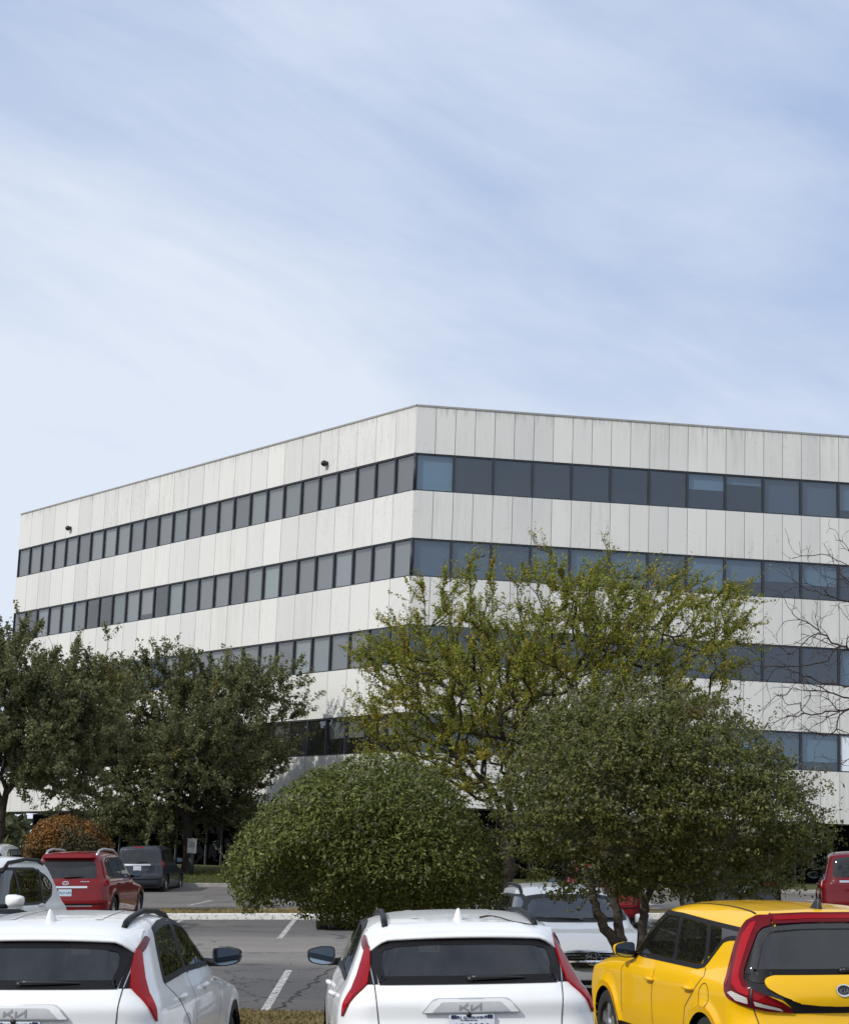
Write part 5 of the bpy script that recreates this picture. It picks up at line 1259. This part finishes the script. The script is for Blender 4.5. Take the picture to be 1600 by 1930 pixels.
def sprays(S, rad, thr, per, spread, seed, r0=.0):
    """leaf positions along the thin twigs of a skeleton"""
    A = np.array(S.p); par = np.array(S.par); r = np.random.default_rng(seed); idx = np.where((par >= 0) & (S.cnt <= thr))[0]
    a, b = A[par[idx]], A[idx]; n = len(idx); k = r.poisson(per * np.linalg.norm(b - a, axis=1) / .3 * r.lognormal(0, .5, n)); e = np.repeat(np.arange(n), k); t = r.random(len(e))[:, None]
    return a[e] * (1 - t) + b[e] * t + r.normal(0, spread, (len(e), 3)) * np.array([1, 1, .8])

def twig_sprays(S, root, loc, mat, bark, n, cmax, length, per, ln, wd, seed, centre, up=.5, out=.6, jit=.28, off=.03, w=.0035, zlim=None, bare=.0, lname='crown'):
    """straight young twigs at the ends of the limbs, each clothed in leaves along its length"""
    r = np.random.default_rng(seed); A = np.array(S.p); par = np.array(S.par); idx = np.where((par >= 0) & (S.cnt <= cmax))[0]; k = r.choice(idx, n); a, b = A[par[k]], A[k]
    t = r.random(n)[:, None]; B_ = a * (1 - t) + b * t; d0 = b - a; d0 /= np.linalg.norm(d0, axis=1)[:, None] + 1e-9
    ra = B_ - np.array(centre); ra /= np.linalg.norm(ra, axis=1)[:, None] + 1e-9
    d = d0 * .7 + ra * out + np.array([0, 0, up]) + r.normal(0, jit, (n, 3)); d /= np.linalg.norm(d, axis=1)[:, None]
    L = (length * r.lognormal(0, .35, n)).clip(length * .35, length * 2)[:, None]
    s_ = np.cross(d, r.normal(size=d.shape)); s_ /= np.linalg.norm(s_, axis=1)[:, None]; e_ = np.cross(d, s_); bend = s_ * L * r.uniform(-.10, .10, (n, 1))
    mid, tp = B_ + d * L * .5 + bend, B_ + d * L; ring = lambda c, q: [c + s_ * q, c + (-s_ + e_ * 1.7) * q * .5, c + (-s_ - e_ * 1.7) * q * .5]
    V = np.stack(ring(B_, w) + ring(mid, w * .7) + [tp], 1).reshape(-1, 3) - np.array(loc); bs = np.arange(n)[:, None] * 7
    T = np.concatenate([bs + np.array([q]) for q in ((0, 1, 4), (0, 4, 3), (1, 2, 5), (1, 5, 4), (2, 0, 3), (2, 3, 5), (3, 4, 6), (4, 5, 6), (5, 3, 6))], 1).reshape(-1, 3)
    np_mesh('twigs', V, tris=T, mats=[bark], parent=root)
    cnt = r.poisson((per * L[:, 0] * r.lognormal(0, .45, n))); cnt[r.random(n) < bare] = 0; e = np.repeat(np.arange(n), cnt); u = r.random(len(e))[:, None] ** .85
    C = B_[e] * (1 - u) ** 2 + (B_[e] + d[e] * L[e] * .5 + bend[e] * 2) * 2 * u * (1 - u) + tp[e] * u * u + r.normal(0, off, (len(e), 3))
    if zlim is not None: q = (C[:, 2] < zlim) | (r.random(len(C)) < .35); C = C[q]; e = e[q]
    leaves(lname, C, mat, root, loc, ln, wd, seed + 1, nrm=d[e] * .3, upb=.5)

# ---- the yellow-green oak in the island
OAK_MID = [(-2.12, 7.79), (-1.49, 8.55), (-0.79, 9.54), (-0.49, 9.26), (0.11, 9.13), (0.8, 10.5), (1.23, 10.67), (1.98, 10.47), (2.7, 10.75), (3.16, 10.74), (4.19, 10.75), (5.07, 10.75), (5.52, 10.75), (6.12, 10.55), (6.56, 10.64), (7.45, 10.45), (8.19, 10.75), (8.49, 10.19), (9.52, 9.78), (8.94, 9.02), (8.5, 8.12), (8.95, 6.96), (7.5, 6.18), (6.05, 5.55), (3.18, 4.29), (1.73, 4.38), (0.26, 5.04), (-0.91, 5.29), (-1.82, 5.98), (-2.11, 6.04), (-1.25, 6.44), (-1.99, 6.7), (-1.28, 7.16)]
def oak_mid():
    Y = 53.6; g = float(gz(2.6, Y)) + .1; loc = (2.6, Y, g); root = empty('oak_tree', loc); tag(root, 'yellow green oak in thin autumn leaf, tallest tree before the building corner', 'tree')
    S = Skeleton(3); f = S.poly([(2.6, Y, g - .2), (2.6, Y, g + .8), (2.58, Y + .05, 3.0)], None, 3, .02)
    L = [[(2.17, 4.25), (1.42, 5.09), (0.66, 5.85), (-0.24, 6.69), (-1.3, 7.46)], [(2.59, 4.55), (2.77, 6.0), (2.51, 7.31), (1.59, 8.89)], [(3.17, 4.72), (3.85, 6.48), (4.54, 8.26), (5.09, 10.0)], [(3.46, 4.59), (5.02, 6.23), (6.75, 7.61), (8.6, 9.1)], [(2.0, 3.9), (.9, 4.6), (-.6, 5.6)], [(3.3, 4.2), (5.2, 5.3), (7.4, 6.5)]]
    for i, l in enumerate(L):
        dy = [-.9, .9, -.5, .8, -1.4, -1.2][i]; S.poly([(2.58, Y + .05, 3.0)] + [(x, Y + dy * (k + 1) / len(l) * 1.3, z) for k, (x, z) in enumerate(l)], f, 3, .06)
    T = crown_points(OAK_MID, Y, 3.6, 900, 21, gap=-1.0, gf=1.25); low_ = [(-2.1, 5.6), (-1.2, 6.4), (.5, 6.6), (2.5, 6.3), (4.5, 6.6), (7.5, 7.0), (8.4, 6.6), (6.5, 5.3), (4.2, 4.2), (2.6, 3.6), (1.0, 3.9), (-.6, 4.6)]
    T = np.concatenate([T, crown_points(low_, Y, 2.6, 260, 23, gap=-1.2)]); S.grow(T, .32, 7, .03, .18, sortc=(2.6, Y, 4.0), back=.8)
    r = np.random.default_rng(5); T2 = np.array(S.p)[r.choice(np.arange(160, len(S.p)), 900)] + r.normal(0, .36, (900, 3)) + np.array([0, 0, .12]); S.grow(T2, .2, 7, .02, .3, maxlen=.9, back=.7)
    rad = S.radii(.0075, .46); S.mesh('trunk', M_BARK, root, rad, loc, 4)
    lm = leaf_mat('autumn_oak_leaf', [(0, (0.135, 0.165, 0.026)), (.35, (0.225, 0.255, 0.040)), (.7, (0.315, 0.325, 0.054)), (.93, (0.38, 0.335, 0.06)), (1, (0.46, 0.24, 0.06))], (.50, .64, (0.40, 0.31, 0.04)), .55, .42)
    twig_sprays(S, root, loc, lm, M_BARK, 9600, 9, .44, 40, .068, .036, 44, (2.6, Y, 4.2), .22, .75, .30, .030, .0045, 10.6, .10)
oak_mid()

# ---- dark live oaks on the left
def live_oak(name, label, P, Y, depth, trunk, limbs, seed, nt_, per, ln, spread, tipr=.010, gap=-.7):
    bx = trunk[0][0]; g = float(gz(bx, Y)) + .1; loc = (bx, Y, g); root = empty('oak_tree', loc); tag(root, label, 'tree', 'dark live oaks before the building')
    S = Skeleton(seed); f = S.poly([(bx, Y, g - .2)] + [(x, Y, z) for x, z in trunk[1:]], None, 3, .03)
    for i, l in enumerate(limbs):
        dy = (-1) ** i * depth * .45; S.poly([tuple(S.p[f])] + [(x, Y + dy * (k + 1) / len(l), z) for k, (x, z) in enumerate(l)], f, 3, .10)
    T = crown_points(P, Y, depth, nt_, seed + 1, gap=gap, gf=.9); S.grow(T, .42, 4, .04, .15, sortc=S.p[f], back=.7)
    r = np.random.default_rng(seed); T2 = np.array(S.p)[r.choice(np.arange(60, len(S.p)), nt_ * 2)] + r.normal(0, .42, (nt_ * 2, 3)); S.grow(T2, .28, 4, .03, .2, maxlen=1.1)
    rad = S.radii(tipr, .45); S.mesh('trunk', M_BARK, root, rad, loc, 4)
    twig_sprays(S, root, loc, M_LIVE, M_BARK, per, 9, spread * 4.2, 66 / (ln / .15) , ln, ln * .55, seed + 3, (bx, Y, trunk[-1][1]), .35, .45, .40, spread * .42, ln * .035, None, .03)
M_LIVE = leaf_mat('live_oak_leaf', [(0, (0.098, 0.114, 0.052)), (.5, (0.168, 0.186, 0.086)), (.9, (0.235, 0.245, 0.12)), (1, (0.30, 0.26, 0.11))], (.4, .64, (0.23, 0.20, 0.06)), .6, .45)
live_oak('oak B', 'broad dark live oak standing by the lawn behind the grey SUV', [(-15.11, 9.36), (-14.23, 10.35), (-13.69, 11.2), (-13.01, 11.71), (-12.16, 11.5), (-11.71, 11.88), (-10.61, 11.56), (-9.75, 11.11), (-9.03, 10.9), (-8.33, 11.28), (-7.38, 11.32), (-6.42, 11.12), (-5.23, 11.16), (-5.07, 10.33), (-4.68, 9.63), (-5.35, 8.78), (-5.26, 7.39), (-5.93, 6.67), (-6.57, 5.48), (-7.2, 3.7), (-9.29, 3.1), (-11.15, 2.9), (-13.51, 3.3), (-15.01, 5.17), (-15.41, 7.49)],
    87.5, 3.8, [(-9.95, 1.9), (-9.95, 3.2), (-10.05, 4.4)], [[(-10.4, 5.6), (-11.2, 7.65), (-12.4, 10.0)], [(-9.6, 6.2), (-9.4, 8.4), (-9.0, 10.6)], [(-8.9, 5.6), (-7.4, 7.6), (-6.0, 9.8)], [(-11.4, 5.4), (-13.2, 6.4), (-14.6, 8.4)], [(-8.8, 5.0), (-7.2, 5.9)]], 51, 800, 2800, .125, .16, .0085, -.62)
live_oak('oak A', 'dark live oak with a leaning trunk, cut by the left edge', [(-13.44, 7.25), (-12.61, 7.88), (-11.71, 7.76), (-11.28, 7.93), (-10.55, 8.18), (-10.07, 7.67), (-9.49, 7.77), (-8.78, 7.13), (-8.34, 6.24), (-8.51, 5.62), (-8.27, 4.17), (-9.14, 3.52), (-10.0, 3.45), (-10.73, 3.6), (-11.35, 3.98), (-12.23, 3.94), (-13.36, 5.15)],
    53.6, 2.2, [(-11.3, 1.0), (-11.29, 2.4), (-11.2, 3.45)], [[(-11.05, 3.95), (-10.55, 4.67), (-9.88, 5.57), (-9.2, 6.9)], [(-11.2, 4.8), (-11.4, 6.4), (-11.2, 7.8)], [(-11.8, 4.6), (-12.6, 6.0)], [(-10.7, 4.2), (-9.6, 4.6), (-8.8, 5.0)]], 61, 560, 2150, .084, .105, .0058, -.62)

# ---- bare tree at the right edge
def bare_tree():
    Y = 40.0; g = float(gz(10.4, Y)); loc = (10.4, Y, g); root = empty('bare_tree', loc); tag(root, 'leafless tree reaching in from the right edge with thin dark twigs', 'tree')
    S = Skeleton(9); S.poly([(10.4, Y, g - .1), (10.42, Y, 2.5), (10.40, Y, 5.01), (10.3, Y, 8.31), (10.2, Y, 10.56), (10.1, Y + .2, 12.0)], None, 5, .01)
    B = [[(9.91, 6.77), (8.88, 6.9), (8.54, 6.99), (8.26, 7.22), (7.92, 7.51)], [(9.9, 5.94), (8.87, 5.65), (8.53, 5.62), (8.12, 5.54), (7.78, 5.51), (7.27, 5.3)], [(9.9, 6.08), (8.88, 5.8), (8.47, 5.89), (8.02, 6.08), (7.54, 6.06)], [(9.92, 7.67), (8.89, 7.91), (8.47, 8.0), (7.95, 8.15)], [(9.93, 8.36), (8.89, 8.64), (8.65, 8.74), (8.42, 8.94)], [(9.9, 6.18), (8.88, 6.08), (8.36, 6.16), (7.85, 6.35), (7.47, 6.47)], [(9.93, 8.6), (9.1, 8.8), (8.95, 9.1)], [(10.8, 7.0), (11.6, 7.8), (12.4, 8.8)], [(10.9, 8.2), (11.8, 9.4)], [(10.2, 5.2), (9.4, 4.9), (8.9, 4.6)]]
    ends = []
    for i, b in enumerate(B):
        y0 = Y + .4 * math.sin(i * 2.4); z0 = b[0][1] - .7 if i not in (1, 2, 5) else b[0][1] - .35
        k = S.near((10.35, Y, z0)); ends.append(S.poly([tuple(S.p[k])] + [(x, y0 + .12 * j * math.sin(i * 1.7), z) for j, (x, z) in enumerate(b)], k, 4, .018))
    k = S.near((8.53, Y, 5.62)); S.poly([tuple(S.p[k]), (8.33, Y, 5.37), (7.99, Y - .1, 5.14)], k, 3, .02)
    r = np.random.default_rng(14); A = np.array(S.p); sel = A[(A[:, 0] < 9.7) | (A[:, 0] > 10.6)]
    T = sel[r.choice(len(sel), 330)] + r.normal(0, 1, (330, 3)) * np.array([.42, .42, .30]) + np.array([-.22, 0, .04]); S.grow(T, .12, 26, .02, .1, maxlen=1.0, back=.9)
    A = np.array(S.p)[200:]; T = A[r.choice(len(A), 520)] + r.normal(0, 1, (520, 3)) * np.array([.17, .17, .14]) + np.array([-.06, 0, 0]); S.grow(T, .09, 26, .012, .1, maxlen=.5, back=.9)
    rad = S.radii(.0036, .42, .17); S.mesh('trunk', M_BARKB, root, rad, loc, 4)
bare_tree()

# ---- clipped shrubs on the strip in front of the near cars
def shrub(label, P, Y, depth, trunks, n, ln, wd, mat, seed, bark, twigs=0, group=None, shell=.62, lumps=.0, cat='shrub', rtip=.006, gap=-9, clump=None, thick=.10):
    g = float(gz(trunks[0][0][0], Y)) + .05; loc = (trunks[0][0][0], Y, g); root = empty('shrub', loc); tag(root, label, cat, group)
    S = Skeleton(seed)
    for t in trunks: S.poly([(t[0][0], Y + t[0][1], g - .1)] + [(x, Y + dy, z) for x, dy, z in t[1:]], None, 4, .012)
    nt0 = len(S.p); T = crown_points(P, Y, depth, 420, seed + 1, shell=.2); cc = np.array([np.mean([p[0] for p in P]), Y, np.mean([p[1] for p in P])]); T = cc + (T - cc) * .84; S.grow(T, .18, 1, .03, .15, sortc=S.p[2], back=.2)
    rad = S.radii(rtip, .44, .115)
    for i in range(nt0): rad[i] = max(rad[i], (thick - .035 * (S.p[i][2] - g)) if S.p[i][2] < g + 2.2 else 0)
    S.mesh('trunk', bark, root, rad, loc, 5)
    r = np.random.default_rng(seed)
    if clump:   # sprays gather into clumps with dark hollows between them
        K = crown_points(P, Y, depth, clump[0], seed + 2, shell=.8); cs = clump[1] * r.lognormal(0, .3, len(K)); m = n // clump[0]
        off = r.normal(0, 1, (len(K), m, 3)); off[:, :, 2] = np.abs(off[:, :, 2]) * .9 - .3; C = (K[:, None] + off * cs[:, None, None] * np.array([1, 1, .75])).reshape(-1, 3)
    else: C = crown_points(P, Y, depth, n, seed + 2, shell=shell, gap=gap, gf=2.2)
    # leaves sit in small rosettes
    C = np.repeat(C, 5, axis=0) + r.normal(0, ln * .48, (len(C) * 5, 3)); c0 = np.array([np.mean([p[0] for p in P]), Y, np.mean([p[1] for p in P]) - .2])
    nr = C - c0; nr /= np.linalg.norm(nr, axis=1)[:, None]
    leaves('crown', C, mat, root, loc, ln, wd, seed + 3, nrm=nr * .7, upb=.45)
    if twigs:   # young upright shoots that break the outline
        # start on the crown's outer shell
        B_ = crown_points(P, Y, depth, twigs, seed + 7, shell=1.0); d = B_ - c0; d /= np.linalg.norm(d, axis=1)[:, None]; d = d * .8 + np.array([0, -.1, .32]) + r.normal(0, .32, B_.shape); d /= np.linalg.norm(d, axis=1)[:, None]
        L = (r.uniform(.08, .26, twigs) + .25 * (r.random(twigs) < .12))[:, None]; V = []; Q = []; pts = []; w = .0035
        s_ = np.cross(d, r.normal(size=d.shape)); s_ /= np.linalg.norm(s_, axis=1)[:, None]; e_ = np.cross(d, s_)
        a0, a1, a2 = B_ + s_ * w, B_ + (-s_ + e_ * 1.7) * w * .5, B_ + (-s_ - e_ * 1.7) * w * .5; tp = B_ + d * L
        V = np.stack([a0, a1, a2, tp], 1).reshape(-1, 3) - np.array(loc); b = np.arange(twigs)[:, None] * 4; F = np.concatenate([b + np.array([[0, 1, 3]]), b + np.array([[1, 2, 3]]), b + np.array([[2, 0, 3]])], 1).reshape(-1, 3)
        np_mesh('shoots', V, tris=F, mats=[simple('shoot_bark', (0.22, 0.20, 0.15), .8)], parent=root)
        m = 13; t = np.tile(np.linspace(.15, 1.0, m), twigs)[:, None]; C2 = np.repeat(B_, m, 0) + np.repeat(d * L, m, 0) * t + r.normal(0, .012, (twigs * m, 3))
        leaves('shoot_leaves', C2, M_SHOOT, root, loc, ln * .9, wd, seed + 9, nrm=np.repeat(d, m, 0) * .4, upb=.5)
    return root
M_SHOOT = leaf_mat('shoot_leaf', [(0, (0.10, 0.105, 0.055)), (.6, (0.15, 0.155, 0.085)), (1, (0.20, 0.19, 0.11))], None, .45, .25)
M_HOLLY = leaf_mat('holly_leaf', [(0, (0.050, 0.062, 0.013)), (.45, (0.100, 0.122, 0.026)), (.85, (0.155, 0.178, 0.044)), (1, (0.23, 0.24, 0.08))], None, .42, .24, .22)
M_YAUPON = leaf_mat('yaupon_leaf', [(0, (0.052, 0.066, 0.016)), (.45, (0.108, 0.124, 0.031)), (.85, (0.17, 0.18, 0.05)), (1, (0.26, 0.24, 0.09))], (.9, .66, (0.18, 0.13, 0.050)), .5, .34)
M_RUST = leaf_mat('rusty_leaf', [(0, (0.10, 0.055, 0.018)), (.5, (0.22, 0.10, 0.025)), (1, (0.30, 0.16, 0.05))], (.35, .50, (0.10, 0.088, 0.048)), .6, .2)
BUSH_C = [(-2.21, 1.76), (-2.16, 1.95), (-2.02, 2.2), (-1.85, 2.45), (-1.61, 2.7), (-1.26, 2.99), (-0.89, 3.15), (-0.52, 3.21), (-0.14, 3.18), (0.24, 3.05), (0.53, 2.84), (0.78, 2.51), (1.01, 2.19), (1.10, 1.89), (1.08, 1.59), (0.95, 1.43), (0.67, 1.27), (0.18, 1.16), (-0.43, 1.2), (-0.8, 1.24), (-1.05, 1.26), (-1.21, 1.32), (-1.31, 1.5), (-1.67, 1.42), (-1.88, 1.34), (-2.01, 1.47), (-2.11, 1.65)]
BUSH_R = [(0.91, 2.43), (0.96, 2.86), (1.14, 3.24), (1.34, 3.62), (1.65, 3.88), (2.02, 4.05), (2.46, 4.13), (2.97, 4.12), (3.41, 4.01), (3.79, 3.83), (4.1, 3.53), (4.35, 3.29), (4.6, 3.06), (4.66, 2.69), (4.75, 2.38), (4.66, 2.08), (4.29, 1.82), (3.86, 1.71), (3.24, 1.66), (2.94, 1.71), (2.63, 1.67), (2.32, 1.63), (2.08, 1.56), (1.88, 1.56), (1.70, 1.66), (1.62, 1.84), (1.3, 1.90), (1.08, 1.97), (0.95, 2.15)]
shrub('dense green shrub clipped to a dome between the white cars', BUSH_C, 23.0, 1.55, [[(-.35, 0, 0), (-.38, .0, .7), (-.5, .05, 1.5), (-.7, .1, 2.3)], [(-.25, .1, 0), (-.1, .15, .8), (.2, .2, 1.7), (.3, .1, 2.4)]], 20000, .047, .021, M_HOLLY, 71, M_BARKP, 90)
shrub('larger olive green shrub on forked trunks behind the yellow car', BUSH_R, 23.0, 1.75, [[(2.62, 0, 0), (2.55, 0, .74), (2.47, 0, 1.09), (2.42, 0, 1.39), (2.37, .03, 1.69), (2.31, .05, 2.23), (2.11, .1, 3.15)], [(2.64, .02, 0), (2.50, .0, .95), (2.26, -.08, 1.32), (2.15, -.1, 1.5), (2.13, -.1, 1.68), (1.87, -.1, 2.34)], [(2.75, .15, 0), (2.71, .18, 1.04), (2.72, .2, 1.46), (2.76, .2, 1.7), (3.05, .25, 2.51), (3.54, .2, 3.26)]], 25000, .042, .021, M_YAUPON, 81, M_BARKP, 1500, clump=(620, .115))
# a leafy bough that hangs in front of the silvery car
shrub('rust coloured rounded shrub beside the building, behind the dark red car', [(-16.52, 2.1), (-16.4, 3.3), (-15.89, 3.92), (-15.12, 4.24), (-14.21, 4.2), (-13.39, 3.85), (-12.9, 3.2), (-12.74, 2.1)], 84.5, 1.9, [[(-14.8, 0, 0), (-14.8, 0, 2.2), (-15.2, .1, 3.2)], [(-14.6, 0, 0), (-14.4, .1, 2.2), (-13.9, .1, 3.2)]], 5200, .12, .06, M_RUST, 91, M_BARK, 0, rtip=.01)

# the wood far off to the left of the building, one mass
Pf_ = [(-75, 0), (-75, 9), (-66, 11), (-58, 9.5), (-50, 11.5), (-42, 10), (-36, 11), (-30, 9), (-27, 5), (-27, 0)]
C = crown_points(Pf_, 140.0, 6.0, 26000, 301, gap=-.9, gf=.5); o = leaves('far_wood', C, M_LIVE, None, (0, 0, 0), .75, .5, 302); tag(o, kind='stuff')

# more of the same wood along the left side of the plot; its dark mass shows in the lowest ribbon of glass
C = crown_points([(70, 0), (70, 11), (80, 13), (92, 12), (104, 13.5), (116, 12), (128, 13), (134, 10), (134, 0)], 0.0, 4.0, 15000, 305, gap=-.9, gf=.5); C = np.stack([C[:, 1] - 46.0, C[:, 0], C[:, 2] + 1.2], -1)
o = leaves('side_wood', C, M_LIVE, None, (0, 0, 0), .85, .6, 306); tag(o, kind='stuff')
